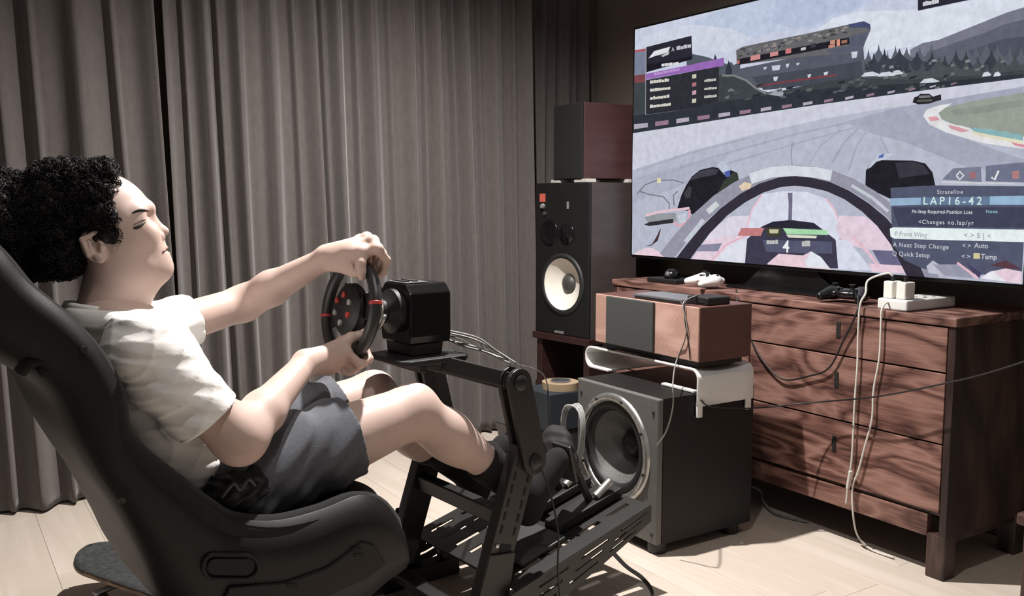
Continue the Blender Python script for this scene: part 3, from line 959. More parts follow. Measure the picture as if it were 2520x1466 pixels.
# car body
shade((220, 214, 228), [(1700, 645), (1760, 560), (1800, 532), (1850, 530), (1850, 560), (1830, 600), (1820, 660)])
shade((228, 208, 222), [(1700, 645), (1740, 590), (1790, 580), (1826, 582), (1790, 612), (1760, 650)])
shade((140, 138, 162), [(1728, 602), (1780, 598), (1770, 618), (1718, 618)])
shade((216, 219, 234), [(1838, 566), (1856, 510), (1880, 478), (1930, 470), (1990, 472), (2040, 490), (2060, 520), (2080, 570), (2060, 600), (1840, 600)])
stroke((230, 190, 204), [(1838, 566), (1856, 512), (1878, 480)], 4)
stroke((230, 190, 204), [(2036, 488), (2058, 518), (2076, 566)], 4)
shade((222, 224, 236), [(1760, 645), (1800, 600), (1842, 585), (1836, 655), (1760, 660)])
stroke((228, 180, 196), [(1750, 645), (1790, 602), (1842, 578)], 4)
shade((226, 206, 220), [(2060, 560), (2070, 530), (2130, 532), (2190, 560), (2200, 620), (2130, 612), (2080, 600)])
shade((216, 219, 234), [(2056, 590), (2090, 590), (2150, 665), (2060, 662)])
shade((106, 104, 134), [(2150, 615), (2240, 618), (2256, 655), (2170, 650)])
shade((232, 204, 218), [(2140, 648), (2256, 655), (2264, 674), (2150, 668)])
stroke((232, 190, 204), [(2100, 580), (2140, 620), (2165, 655)], 7)
# cockpit
shade((62, 60, 78), [(1842, 588), (1880, 556), (1906, 545), (1950, 541), (2006, 548), (2022, 560), (2060, 590), (2066, 660), (1836, 655)])
shade((44, 42, 56), [(1882, 557), (1906, 545), (1950, 541), (2006, 548), (2022, 562), (1890, 562)])
shade((196, 126, 128), [(1818, 580), (1828, 561), (1884, 561), (1876, 580)])
shade((66, 64, 50), [(1888, 560), (1926, 560), (1924, 582), (1892, 582)])
shade((196, 194, 160), [(1896, 564), (1920, 564), (1918, 574), (1898, 574)])
shade((168, 216, 172), [(1930, 561), (2040, 566), (2042, 578), (1940, 576)])
shade((222, 224, 206), [(1938, 577), (2014, 580), (2012, 586), (1944, 584)])
shade((86, 88, 112), [(1880, 590), (2050, 594), (2052, 624), (1890, 620)])
words((236, 240, 242), '4', 1929, 620, 30)
glyphs((190, 192, 190), 1890, 600, 22, 12, 3, 0, 70)
glyphs((190, 192, 190), 1977, 606, 18, 14, 2, 0, 71)
shade((232, 206, 216), [(1892, 648), (1920, 624), (1980, 628), (2000, 618), (2030, 640), (2050, 665), (1892, 650)])
shade((226, 232, 238), [(1985, 640), (2000, 618), (2024, 632), (2046, 660), (1990, 656)])
stroke((112, 110, 132), [(1948, 474), (1949, 500), (1948, 542)], [12, 9, 9])
# halo
outer = [(1640, 634), (1680, 585), (1720, 540), (1770, 495), (1820, 462), (1870, 438), (1920, 424), (1960, 421), (2000, 424), (2050, 434), (2100, 454), (2150, 484), (2195, 520), (2235, 566), (2280, 640), (2300, 690)]
stroke((150, 150, 166), outer, [34] * 5 + [30] * 6 + [32] * 5)
stroke((214, 218, 226), [(1850, 440), (1900, 424), (1950, 420), (2010, 424), (2050, 432)], 26)
stroke((196, 202, 210), [(1690, 595), (1715, 565), (1735, 540)], 10)
stroke((206, 212, 214), [(1745, 522), (1770, 500)], 14)
stroke((196, 202, 210), [(2100, 456), (2150, 486), (2190, 520)], 8)
inner = [(x + (1955 - x) * .085, y + 24 + abs(x - 1955) * .01) for x, y in outer]
stroke((52, 48, 60), inner, [30, 28, 26, 24, 24, 24, 24, 24, 24, 24, 24, 26, 30, 34, 40, 44])
shade((226, 206, 178), [(1822, 458), (1836, 448), (1854, 452), (1850, 464), (1830, 470)])
# menu on the right
shade((122, 126, 146), [(2322, 442), (2350, 414), (2418, 410), (2420, 448)])
shade((112, 116, 138), [(2430, 446), (2430, 408), (2560, 396), (2560, 450)])
stroke((206, 206, 212), [(2322, 448), (2420, 450), (2500, 452)], 4)
stroke((222, 224, 228), [(2358, 432), (2366, 422), (2376, 432), (2366, 442), (2358, 432)], 4)
shade((160, 110, 120), [(2390, 424), (2406, 422), (2406, 438), (2390, 440)])
stroke((226, 228, 230), [(2444, 436), (2452, 442), (2462, 420)], 5)
shade((176, 128, 128), [(2494, 422), (2512, 420), (2512, 440), (2496, 440)])
shade((84, 88, 110), [(2196, 462), (2300, 456), (2700, 460), (2700, 700), (2280, 662), (2230, 640), (2200, 600)])
shade((66, 68, 90), [(2200, 510), (2700, 510), (2700, 562), (2215, 556)])
shade((150, 178, 204), [(2194, 488), (2270, 486), (2270, 504), (2196, 506)])
shade((104, 124, 152), [(2270, 486), (2440, 483), (2440, 504), (2270, 504)])
shade((150, 182, 210), [(2440, 483), (2700, 478), (2700, 504), (2440, 504)])
shade((230, 240, 240), [(2194, 562), (2204, 559), (2700, 568), (2700, 600), (2206, 587), (2196, 582)])
words((206, 232, 232), 'LAP16-42', 2275, 503, 19, 1.45)
words((200, 202, 206), 'Strateline', 2310, 477, 10, 1.2)
words((208, 210, 212), 'Pit-Stop Required-Position Loss', 2248, 524, 8.5, 1.0)
words((150, 196, 200), 'None', 2430, 524, 8.5, 1.1)
words((208, 212, 214), '<Changes no.lap/yr', 2264, 550, 10, 1.25)
words((160, 170, 176), 'P Front Wing', 2206, 580, 11, 1.0)
words((150, 160, 168), '< > 5 | <', 2376, 584, 12, 1.1)
words((196, 200, 206), 'A Next Stop Change', 2202, 606, 10.5, 1.15)
words((196, 200, 206), 'Q Quick Setup', 2200, 628, 10.5, 1.1)
words((200, 204, 210), 'Auto', 2402, 609, 12)
words((200, 204, 210), '< >', 2372, 609, 11)
shade((206, 196, 150), [(2400, 622), (2416, 622), (2416, 636), (2400, 636)])
words((200, 204, 210), 'Temp', 2418, 636, 12)
words((200, 204, 210), '< >', 2370, 635, 11)
shade((190, 192, 206), [(2284, 655), (2300, 640), (2330, 660), (2340, 676), (2290, 672)])
shade((152, 154, 172), [(2300, 650), (2370, 650), (2400, 684), (2330, 678)])
stroke((228, 186, 200), [(2360, 646), (2390, 668), (2410, 684)], 6)
shade((70, 66, 98), [(2382, 646), (2420, 672), (2414, 684), (2392, 660)])
shade((230, 230, 238), [(2416, 684), (2440, 668), (2480, 660), (2540, 690), (2540, 700)])
shade((232, 206, 220), [(2450, 668), (2480, 660), (2560, 676), (2560, 700), (2480, 692)])
shade((90, 60, 70), [(2440, 652), (2480, 640), (2520, 662), (2480, 660)])
o = scr.build('screen_picture', scr_m, tv)
o['label'] = 'lit picture of an open-cockpit racing car on a track'
o.visible_shadow = True
# ================================================================ smooth solids (signed distance fields)
class Field:
    def __init__(self, lo, hi, h):
        self.lo = np.asarray(lo, float)
        self.h = h
        self.n = np.ceil((np.asarray(hi) - self.lo) / h).astype(int) + 1
        self.d = np.full(self.n, .5, np.float32)
    def block(self, lo, hi):
        i0 = np.clip(np.floor((np.asarray(lo) - self.lo) / self.h).astype(int), 0, self.n)
        i1 = np.clip(np.ceil((np.asarray(hi) - self.lo) / self.h).astype(int) + 1, 0, self.n)
        if np.any(i1 <= i0):
            return None
        g = [(self.lo[k] + self.h * np.arange(i0[k], i1[k])).astype(np.float32) for k in range(3)]
        X_, Y_, Z_ = np.meshgrid(*g, indexing='ij', sparse=True)
        return tuple(slice(i0[k], i1[k]) for k in range(3)), X_, Y_, Z_
    def _merge(self, sl, d, k, op):
        a = self.d[sl]
        if op == 'sub':
            if k > 0:
                h = np.maximum(k - np.abs(a + d), 0) / k
                self.d[sl] = np.maximum(a, -d) + h * h * k * .25
            else:
                self.d[sl] = np.maximum(a, -d)
        else:
            if k > 0:
                h = np.maximum(k - np.abs(a - d), 0) / k
                self.d[sl] = np.minimum(a, d) - h * h * k * .25
            else:
                self.d[sl] = np.minimum(a, d)
    def cone(self, a, b, ra, rb, k=.01, op='add', flat=None, g=1.0):
        """tapered capsule; flat: direction squeezed by the factor g"""
        a, b = np.asarray(a, float), np.asarray(b, float)
        m = max(ra, rb) + k + 3 * self.h
        r = self.block(np.minimum(a, b) - m, np.maximum(a, b) + m)
        if r is None: return self
        sl, X_, Y_, Z_ = r
        ba = b - a
        L2 = max(ba @ ba, 1e-12)
        px, py, pz = X_ - a[0], Y_ - a[1], Z_ - a[2]
        t = np.clip((px * ba[0] + py * ba[1] + pz * ba[2]) / L2, 0, 1)
        qx, qy, qz = px - t * ba[0], py - t * ba[1], pz - t * ba[2]
        if flat is not None:
            f = np.asarray(flat, float)
            f = f / np.linalg.norm(f)
            c = (qx * f[0] + qy * f[1] + qz * f[2]) * (g - 1)
            qx, qy, qz = qx + c * f[0], qy + c * f[1], qz + c * f[2]
        d = np.sqrt(qx * qx + qy * qy + qz * qz) - (ra + (rb - ra) * t)
        self._merge(sl, d.astype(np.float32), k, op)
        return self
    def chain(self, pts, rs, k=.006, op='add', **kw):
        for i in range(len(pts) - 1):
            self.cone(pts[i], pts[i + 1], rs[i], rs[i + 1], k, op, **kw)
        return self
    def ell(self, c, rad, fr=None, k=.01, op='add'):
        """ellipsoid with radii along the three unit vectors of fr"""
        c = np.asarray(c, float)
        fr = np.eye(3) if fr is None else np.asarray(fr, float)
        ext = np.sqrt(((fr * np.asarray(rad)[:, None]) ** 2).sum(0)) + k + 3 * self.h
        r = self.block(c - ext, c + ext)
        if r is None: return self
        sl, X_, Y_, Z_ = r
        px, py, pz = X_ - c[0], Y_ - c[1], Z_ - c[2]
        k0 = k1 = 0
        for e, rr in zip(fr, rad):
            t = px * e[0] + py * e[1] + pz * e[2]
            k0 = k0 + (t / rr) ** 2
            k1 = k1 + (t / rr / rr) ** 2
        k0, k1 = np.sqrt(k0), np.sqrt(k1) + 1e-6
        d = k0 * (k0 - 1) / k1
        self._merge(sl, d.astype(np.float32), k, op)
        return self
    def half(self, p, n, k=0):
        """cut away everything on the side n points to"""
        p, n = np.asarray(p, float), np.asarray(n, float)
        n = n / np.linalg.norm(n)
        sl, X_, Y_, Z_ = self.block(self.lo, self.lo + self.h * self.n)
        d = (X_ - p[0]) * n[0] + (Y_ - p[1]) * n[1] + (Z_ - p[2]) * n[2]
        self.d[sl] = np.maximum(self.d[sl], d.astype(np.float32))
        return self
    def warp(self, fn):
        sl, X_, Y_, Z_ = self.block(self.lo, self.lo + self.h * self.n)
        self.d = (self.d + fn(X_, Y_, Z_)).astype(np.float32)
        return self
    def mesh(self):
        d = self.d
        ins = d < 0
        n = np.array(d.shape)
        s = np.zeros(n - 1, np.uint8)
        for i in (0, 1):
            for j in (0, 1):
                for k in (0, 1):
                    s += ins[i:n[0] - 1 + i, j:n[1] - 1 + j, k:n[2] - 1 + k]
        act = (s > 0) & (s < 8)
        I = np.argwhere(act)
        if not len(I):
            return np.zeros((0, 3)), np.zeros((0, 4), int)
        idx = np.full(act.shape, -1, np.int32)
        idx[act] = np.arange(len(I))
        corners = [(i, j, k) for i in (0, 1) for j in (0, 1) for k in (0, 1)]
        val = {c: d[I[:, 0] + c[0], I[:, 1] + c[1], I[:, 2] + c[2]] for c in corners}
        acc = np.zeros((len(I), 3))
        cnt = np.zeros(len(I))
        for c in corners:
            for ax in range(3):
                if c[ax]: continue
                e = list(c); e[ax] = 1; e = tuple(e)
                a, b = val[c], val[e]
                m = (a < 0) != (b < 0)
                t = np.where(m, a / np.where(m, a - b, 1), 0)
                p = np.repeat(np.array(c, float)[None], len(I), 0)
                p[:, ax] = t
                acc[m] += p[m]
                cnt[m] += 1
        v = self.lo + (I + acc / cnt[:, None]) * self.h
        quads = []
        for ax in range(3):
            a_, b_ = [(1, 2), (2, 0), (0, 1)][ax]
            sl0 = [slice(1, n[k] - 1) for k in range(3)]
            sl0[ax] = slice(0, n[ax] - 1)
            sl1 = list(sl0); sl1[ax] = slice(1, n[ax])
            A, B = ins[tuple(sl0)], ins[tuple(sl1)]
            E_ = np.argwhere(A != B)
            if not len(E_): continue
            flip = A[tuple(E_.T)]
            base = E_ + np.array([0 if k == ax else 1 for k in range(3)])
            def cell(da, db):
                q = base.copy()
                q[:, a_] -= da; q[:, b_] -= db
                return idx[q[:, 0], q[:, 1], q[:, 2]]
            qd = np.stack([cell(1, 1), cell(0, 1), cell(0, 0), cell(1, 0)], 1)
            qd[~flip] = qd[~flip][:, ::-1]
            quads.append(qd)
        return v, np.concatenate(quads)

def solid(name, fields, m, parent=None, smooth_it=0):
    vs, fs, n = [], [], 0
    for f in (fields if isinstance(fields, (list, tuple)) else [fields]):
        v, q = f.mesh() if isinstance(f, Field) else f
        vs.append(v); fs.append(q + n); n += len(v)
    vs, fs = np.concatenate(vs), np.concatenate(fs)
    me = bpy.data.meshes.new(name)
    me.vertices.add(len(vs))
    me.vertices.foreach_set('co', vs.astype(np.float32).ravel())
    me.loops.add(fs.size)
    me.loops.foreach_set('vertex_index', fs.astype(np.int32).ravel())
    me.polygons.add(len(fs))
    me.polygons.foreach_set('loop_start', np.arange(0, fs.size, 4, dtype=np.int32))
    me.update(calc_edges=True)
    me.validate()
    me.polygons.foreach_set('use_smooth', [True] * len(me.polygons))
    me.materials.append(m)
    o = bpy.data.objects.new(name, me)
    COL.objects.link(o)
    if smooth_it:
        sm = o.modifiers.new('smooth', 'SMOOTH')
        sm.factor, sm.iterations = .5, smooth_it
    if parent is not None:
        put(o, parent)
    return o

# ================================================================ small things on the sideboard
def gamepad(name, label, c, ex, ey, m_body, m_dark):
    """ex: to the right of the pad, ey: away from the player"""
    ez = V(0, 0, 1)
    t = thing(name, label, 'game controller', c, 'game controllers under the television')
    c = np.asarray(c, float)
    def L(a, b, z): return c + ex * a + ey * b + ez * z
    f = Field(c - .12, c + V(.12, .12, .09), .003)
    f.ell(L(0, 0, .028), (.062, .034, .018), [ex, ey, ez], .01)
    for s in (-1, 1):
        f.cone(L(s * .048, .005, .030), L(s * .064, -.055, .020), .024, .013, .014)
        f.cone(L(s * .045, .02, .030), L(s * .045, .035, .030), .018, .012, .01)
    solid('body', f, m_body, t)
    for s, b in ((-1, .008), (1, -.012)):
        MB().lathe([(.006, 0), (.006, .012), (.010, .014), (.010, .018), (0, .017)], L(s * (.045 if s < 0 else .022), b, .042), ez, 20).build('thumbstick', m_dark, t, True, angle=50)
    for k in range(4):
        a = k * math.pi / 2
        MB().lathe([(.005, 0), (.005, .006), (0, .007)], L(.048 + .011 * math.cos(a), .010 + .011 * math.sin(a), .046), ez, 14).build('face_button', m_dark, t, True, angle=50)
    m = MB(axes(L(-.022, -.012, .043), ex, ey, ez))
    m.box((-.012, -.004, 0), (.012, .004, .005)).box((-.004, -.012, 0), (.004, .012, .0049))
    m.build('direction_pad', m_dark, t, bevel=.001)
    for s in (-1, 1):
        MB().cone_ = None
        MB().tube([L(s * .03, .030, .034), L(s * .055, .030, .034)], .007, 10).build('shoulder_button', m_dark, t, True)
    return t
xc = X0 + .06
pw_ = PZ(1742, 690, ZT)
ang = math.radians(-20)
gamepad('game_controller', 'white game controller lying at the left end of the sideboard', (PX(1742, 690, xc)[0], PX(1742, 690, xc)[1], ZT + .0005), V(math.sin(ang), -math.cos(ang), 0), V(math.cos(ang), math.sin(ang), 0), M_wht, M_blk)
pb_ = PX(2075, 722, xc)
ang = math.radians(12)
gamepad('game_controller', 'black game controller lying beside the white power strip', (pb_[0] + .02, pb_[1], ZT + .0005), V(math.sin(ang), -math.cos(ang), 0), V(math.cos(ang), math.sin(ang), 0), M_gbk, M_blk)
# black hub with a round sensor
pk = PX(1642, 686, xc)
hb = thing('sensor_hub', 'flat black box with a small black dome at the sideboard left end', 'sensor', (pk[0], pk[1], ZT))
MB().box((xc - .02, pk[1] - .07, ZT + .0005), (xc + .09, pk[1] + .10, ZT + .018)).build('base', M_blk, hb, bevel=.004)
MB().lathe([(.030, 0), (.032, .012), (.028, .026), (.016, .036), (0, .039)], (xc + .025, pk[1], ZT + .018), (0, 0, 1), 28).build('dome', M_gbk, hb, True)
MB().lathe([(.011, 0), (.011, .004), (0, .006)], (xc - .003, pk[1] - .006, ZT + .036), (-1, -.4, .3), 16).build('lens', mat('grey lens', (92, 94, 96), .2), hb, True)
# power strip and chargers
pa = PX(2162, 748, X0 + .02); pe = PX(2236, 752, X0 + .02)
ps = thing('power_strip', 'white power strip with two plugs near the sideboard front edge', 'power strip', (X0 + .03, pe[1], ZT))
MB().box((X0 + .012, pe[1], ZT + .0005), (X0 + .26, pa[1], ZT + .034)).build('body', M_wht, ps, bevel=.006, seg=3)
for k in range(3):
    for yy in (pe[1] + .02, pe[1] + .05):
        MB().lathe([(.006, 0), (.006, .0008), (0, .0008)], (X0 + .13 + .045 * k, yy, ZT + .034), (0, 0, 1), 12).build('socket_hole', M_slot, ps)
M_ivory = mat('ivory white plastic', (222, 220, 212), .35, var=.03)
for k, (xp, lab) in enumerate(((2196, 'left of two white charger plugs standing on the power strip'), (2228, 'right of two white charger plugs standing on the power strip'))):
    c = PX(xp, 716, X0 + .045)
    ch = thing('charger_plug', lab, 'charger', (X0 + .045, c[1], ZT + .034), 'charger plugs on the power strip')
    MB().box((X0 + .022, c[1] - .016, ZT + .0345), (X0 + .07, c[1] + .016, ZT + .086)).build('body', M_ivory, ch, bevel=.004, seg=3)
    MB().box((X0 + .036, c[1] - .006, ZT + .086), (X0 + .054, c[1] + .006, ZT + .0865)).build('usb_port', M_slot, ch)
    MB().tube([(X0 + .045, c[1], ZT + .0866), (X0 + .045, c[1], ZT + .1)], .0062, 10).build('connector', M_blk if k else M_blk, ch, True, angle=50)
    ch['_y'] = c[1]

# ---------------------------------------------------------------- cables
def cable(name, label, pts, r, m, n=10, sides=7, cat='cable', group=None):
    o = MB().tube(spline(pts, n), r, sides).build(name, m, None, True)
    return tag(o, label, cat, group)
M_wc = mat('white cable', (206, 203, 194), .45, var=.05)
M_bc = mat('black cable', (22, 21, 21), .5)
M_gc = mat('grey cable', (128, 126, 122), .4, var=.15, scale=80)
xf = X0 - .012
yc1 = PX(2196, 716, X0 + .045)[1]
def xp(*ps): return [PX(x, y, xf) for x, y in ps]
cable('charging_cable', 'white cable hanging from the left charger down the drawer fronts', [V(X0 + .045, yc1, ZT + .1), V(X0 + .035, yc1 + .015, ZT + .108), V(X0 + .01, yc1 + .06, ZT + .085), PX(2130, 722, xf + .008), PX(2117, 750, xf - .004)] + xp((2112, 820), (2110, 900), (2104, 980), (2100, 1060), (2096, 1130), (2088, 1185), (2082, 1240)), .0033, M_wc)
yc2 = PX(2180, 748, X0)[1]
cable('charging_cable', 'white cable hanging from the power strip to the floor', [V(X0 + .02, yc2, ZT + .02), V(X0 + .001, yc2, ZT + .022), PX(2170, 762, xf)] + xp((2168, 800), (2164, 880), (2150, 960), (2146, 1030), (2128, 1100), (2112, 1160), (2098, 1200), (2100, 1270)) + [PZ(2112, 1320, .03), PZ(2145, 1352, .006), PZ(2200, 1372, .006)], .0033, M_wc)
o = MB().box((-.007, -.004, -.03), (.007, .004, .03)).build('cable_clip', M_wc, None, bevel=.002)
p = PX(2090, 1180, xf - .008)
o.location = p
o.rotation_euler = (math.radians(8), 0, 0)
tag(o, 'white cable joint where the two white cables meet low on the drawers', 'cable clip')
cable('hanging_cable', 'black cable sagging in a loop across the top drawers', [PX(1812, 716, X0 + .02) + V(0, 0, .006), PX(1815, 745, xf)] + xp((1840, 815), (1872, 880), (1925, 932), (1990, 925), (2040, 905), (2075, 840), (2108, 770)) + [PX(2112, 738, X0 + .02) + V(0, 0, .004)], .003, M_bc)
cable('long_cable', 'long thin dark cable stretched across the drawers to the right edge', [V(sx0 + .16, ry0 - .006, .478), PY(1750, 1000, ry0 - .014), PY(1850, 1004, ry0 - .02), PX(2000, 990, 2.36), PX(2160, 975, 2.36), PX(2330, 942, 2.37), PX(2430, 918, 2.37), PX(2580, 870, 2.37)], .0026, M_bc)
cable('speaker_wire', 'thin grey wire hanging in front of the centre loudspeaker and subwoofer', [V(cx + .06, PX(1684, 740, cx)[1], cz1 + .03), V(cx - .004, PX(1684, 745, cx)[1], cz1 + .008), PX(1690, 800, cx - .008), PX(1684, 840, cx - .008), PX(1664, 890, cx - .012), PX(1656, 940, sx0 + .0), PX(1656, 1000, sx0 - .01), PX(1640, 1060, sx0 - .012), PX(1615, 1098, sx0 - .02)], .0022, M_gc)
cable('speaker_wire', 'thin dark wire running down the pinkish front of the centre loudspeaker', [V(cx + .05, PX(1688, 742, cx)[1], cz1 + .03), V(cx - .004, PX(1688, 748, cx)[1], cz1 + .008), PX(1686, 790, cx - .005), PX(1695, 850, cx - .005), PX(1698, 885, cx - .005)], .0018, M_bc)
cable('floor_cable', 'grey cable lying on the floor behind the subwoofer', [V(sx1 + .01, sy0 + .2, .12), PZ(1860, 1200, .06), PZ(1880, 1235, .02), PZ(1905, 1262, .008), PZ(1950, 1276, .006), PZ(1990, 1284, .006)], .0045, M_gc)
cable('floor_cable', 'black cable curling on the floor in front of the pedals', [PZ(1490, 1335, .012), PZ(1520, 1370, .008), PZ(1545, 1395, .006), PZ(1580, 1420, .006), PZ(1605, 1455, .006), PZ(1600, 1500, .006)], .005, M_bc)

# ---------------------------------------------------------------- clutter by the loudspeaker stand
pd = PZ(1383, 950, .26)
db = PY(1383, 935, 2.86)
bx = thing('storage_box', 'dark box with a blue lid behind the subwoofer, below the stand', 'box', (db[0], 2.86, 0))
zt_ = db[2] - .035
MB().box((db[0] - .10, 2.80, 0.0005), (db[0] + .12, 2.98, zt_ * .6)).build('lower_box', mat('dark slate card', (22, 25, 28), .8), bx, bevel=.004)
MB().box((db[0] - .105, 2.795, zt_ * .6), (db[0] + .125, 2.985, zt_)).build('lid', mat('dark blue card', (26, 34, 40), .7), bx, bevel=.004)
tp = thing('tape_roll', 'tan and silver roll of tape on the dark box behind the subwoofer', 'tape roll', (db[0], 2.86, zt_))
MB().lathe([(.040, 0), (.072, 0), (.072, .028), (.040, .028), (.040, 0)], (db[0], 2.87, zt_ + .001), (0, 0, 1), 36, open_=True).build('tape', mat('tan tape', (160, 140, 114), .45, var=.15), tp, True, angle=40)
MB().lathe([(.034, 0), (.0398, 0), (.0398, .034), (.034, .034), (.034, 0)], (db[0], 2.87, zt_ + .001), (0, 0, 1), 36, open_=True).build('core', M_silv, tp, True, angle=40)
# coil of clear cable and a dark bag
M_clr = mat('clear plastic tube', (190, 192, 190), .15, var=.1, trans=.35)
pts = []
c_ = PX(1412, 1060, 1.815)
for k in range(64):
    a = k / 64 * 2 * math.pi * 3.0
    rr = .085 + .008 * math.sin(k * .9)
    pts.append(c_ + V(.008 * (k / 21 - 1.5), rr * .62 * math.cos(a), rr * 1.15 * math.sin(a)))
cc = MB().tube(pts, .0042, 6).build('cable_coil', M_clr, None, True)
tag(cc, 'upright coil of clear cable between the pedals and the subwoofer', 'cable coil')
bg = PX(1385, 1130, 1.745)
f = Field(bg - V(.12, .16, .24), bg + V(.12, .16, .18), .005)
f.ell(bg + V(0, .02, -.06), (.055, .095, .13), k=.03).ell(bg + V(-.01, -.03, -.12), (.06, .08, .09), k=.04).ell(bg + V(0, .03, .05), (.04, .07, .06), k=.03)
f.warp(lambda X_, Y_, Z_: .004 * np.sin(X_ * 90 + 2 * np.sin(Z_ * 40)) * np.sin(Z_ * 70 + Y_ * 50))
zmin = .0
bag = thing('cable_bag', 'soft dark bag with red drawstrings beside the subwoofer cone', 'bag', (bg[0], bg[1], 0))
solid('bag', f, mat('dark nylon', (40, 38, 38), .75, var=.2, bump=.3, bscale=60), bag)
MB().tube(spline([bg + V(-.05, .06, .02), bg + V(-.075, .0, .0), bg + V(-.08, -.05, -.03), bg + V(-.07, -.09, .01)], 8), .003, 6).build('drawstring', mat('red cord', (122, 52, 50), .6), bag, True)
MB().tube(spline([bg + V(-.07, -.03, -.04), bg + V(-.09, -.05, -.09), bg + V(-.085, -.08, -.13)], 8), .003, 6).build('drawstring', MATS['red cord'], bag, True)
MB().lathe([(0, -.012), (.009, -.008), (.012, 0), (.009, .008), (0, .012)], bg + V(-.085, -.10, .015), (1, 0, .3), 16).build('toggle', mat('pink toggle', (205, 150, 140), .5), bag, True)

# ---------------------------------------------------------------- skateboard by the curtain
zk = .115
k0 = PZ(205, 1342, zk)
k1 = PZ(420, 1412, zk)
kd = (k1 - k0) / np.linalg.norm(k1 - k0)
kd = kd * V(1, 1, 0)
kd /= np.linalg.norm(kd)
kn = V(-kd[1], kd[0], 0)
cen = PZ(222, 1350, zk) + kd * .365
cen[2] = 0
MK = axes(cen, kd, kn, V(0, 0, 1))
sk = thing('skateboard', 'dark skateboard on the floor behind the seat back, near the curtain', 'skateboard', cen)
L_, Wd = .73, .18
vs, fs = [], []
na, nb = 44, 9
for i in range(na):
    t = -1 + 2 * i / (na - 1)
    tt = math.sin(t * math.pi / 2)
    xx = tt * L_ / 2
    e = max(0, abs(xx) - (L_ / 2 - Wd / 2)) / (Wd / 2)
    hw = Wd / 2 * math.sqrt(max(0.0004, 1 - e * e))
    for j in range(nb):
        s = -1 + 2 * j / (nb - 1)
        kick = .075 * max(0, (abs(xx) - .26) / .13) ** 1.5
        vs.append((xx, s * hw, .098 + kick * .45 + .006 * s * s))
for i in range(na - 1):
    for j in range(nb - 1):
        fs.append((i * nb + j, (i + 1) * nb + j, (i + 1) * nb + j + 1, i * nb + j + 1))
o = MB(MK).add(vs, fs).build('grip_tape', mat('speckled grip tape', (50, 52, 51), .85, var=.5, scale=70, bump=.6, bscale=300), sk, True)
o.modifiers.new('s', 'SOLIDIFY').thickness = .002
o2 = MB(MK).add([(a, b, c - .0022) for a, b, c in vs], fs).build('deck', wood('maple ply', (96, 74, 56), (128, 102, 78), (150, 122, 96), stretch=(1, 6, 20), scale=3, dist=2), sk, True)
o2.modifiers.new('s', 'SOLIDIFY').thickness = .011
for sx in (-1, 1):
    MB(MK).box((sx * .21 - .03, -.03, .075), (sx * .21 + .03, .03, .088)).build('truck_base', M_silv, sk, bevel=.004)
    MB(MK).tube([(sx * .21, -.095, .054), (sx * .21, .095, .054)], .009, 10).tube([(sx * .21, 0, .055), (sx * .205, 0, .08)], [.018, .024], 12).build('truck_axle', M_silv, sk, True)
    for sy in (-1, 1):
        MB(MK).lathe([(.006, -.017), (.02, -.017), (.027, -.011), (.027, .011), (.02, .017), (.006, .017)], (sx * .21, sy * .078, .0275), (0, 1, 0), 24, open_=True).build('wheel', mat('dark urethane', (60, 58, 56), .5), sk, True)
# dark wooden stool whose leg shows at the right edge
pl = PZ(2513, 1466, .12)
M_stl = mat('dark brown stool wood', (70, 48, 44), .5, var=.2, stretch=(1, 1, 5))
stq = V(pl[0] + .17, pl[1] - .13, 0)
sto = thing('wooden_stool', 'dark brown stool whose leg shows at the lower right edge', 'stool', stq)
for (a_, b_) in ((-1, 1), (1, 1), (1, -1), (-1, -1)):
    MB().box((stq[0] + a_ * .15 - .016, stq[1] + b_ * .12 - .016, 0), (stq[0] + a_ * .15 + .016, stq[1] + b_ * .12 + .016, .30)).build('leg', M_stl, sto, bevel=.003)
MB().box((stq[0] - .18, stq[1] - .15, .30), (stq[0] + .18, stq[1] + .15, .33)).build('seat', M_stl, sto, bevel=.006)
# ================================================================ racing seat
M_suede = mat('charcoal seat fabric', (32, 32, 31), .95, var=.15, scale=50, bump=.3, bscale=300, sheen=.08, spec=.2)
M_shell = mat('dark seat shell', (22, 20, 19), .5, spec=.3, var=.08, scale=20, bump=.08, bscale=500)
M_frame = mat('black powder coat', (32, 30, 28), .45, var=.1, bump=.1, bscale=600)
M_bolt = mat('bright steel bolt', (190, 188, 184), .3, metal=.8)
M_red = mat('red anodised', (176, 62, 58), .4, var=.1)
WS, BS = .262, .205
ST = [((-150, 470), (-250, 640)), ((-60, 560), (-140, 760)), ((0, 622), (-40, 850)), ((60, 695), (35, 893)), ((150, 768), (98, 930)), ((230, 850), (145, 985)),
      ((283, 945), (188, 1080)), ((292, 1040), (243, 1170)), ((335, 1108), (298, 1250)), ((430, 1180), (362, 1365)), ((510, 1238), (405, 1452)),
      ((575, 1272), (480, 1540)), ((680, 1278), (620, 1580)), ((790, 1250), (760, 1560)), ((880, 1216), (860, 1500)), ((940, 1236), (930, 1440)), ((985, 1310), (978, 1388))]
EE = spline([Q(*a, WS) for a, b in ST], 4)
BB = spline([Q(*b, BS) for a, b in ST], 4)
EE = [toG(p) for p in EE]
BB = [toG(p) for p in BB]
for p in BB:
    p[2] = max(p[2], .135)
seat = thing('racing_chair', 'black bucket racing seat with padded wings, occupied by the driver', 'racing seat', G(.2, 0, .1))
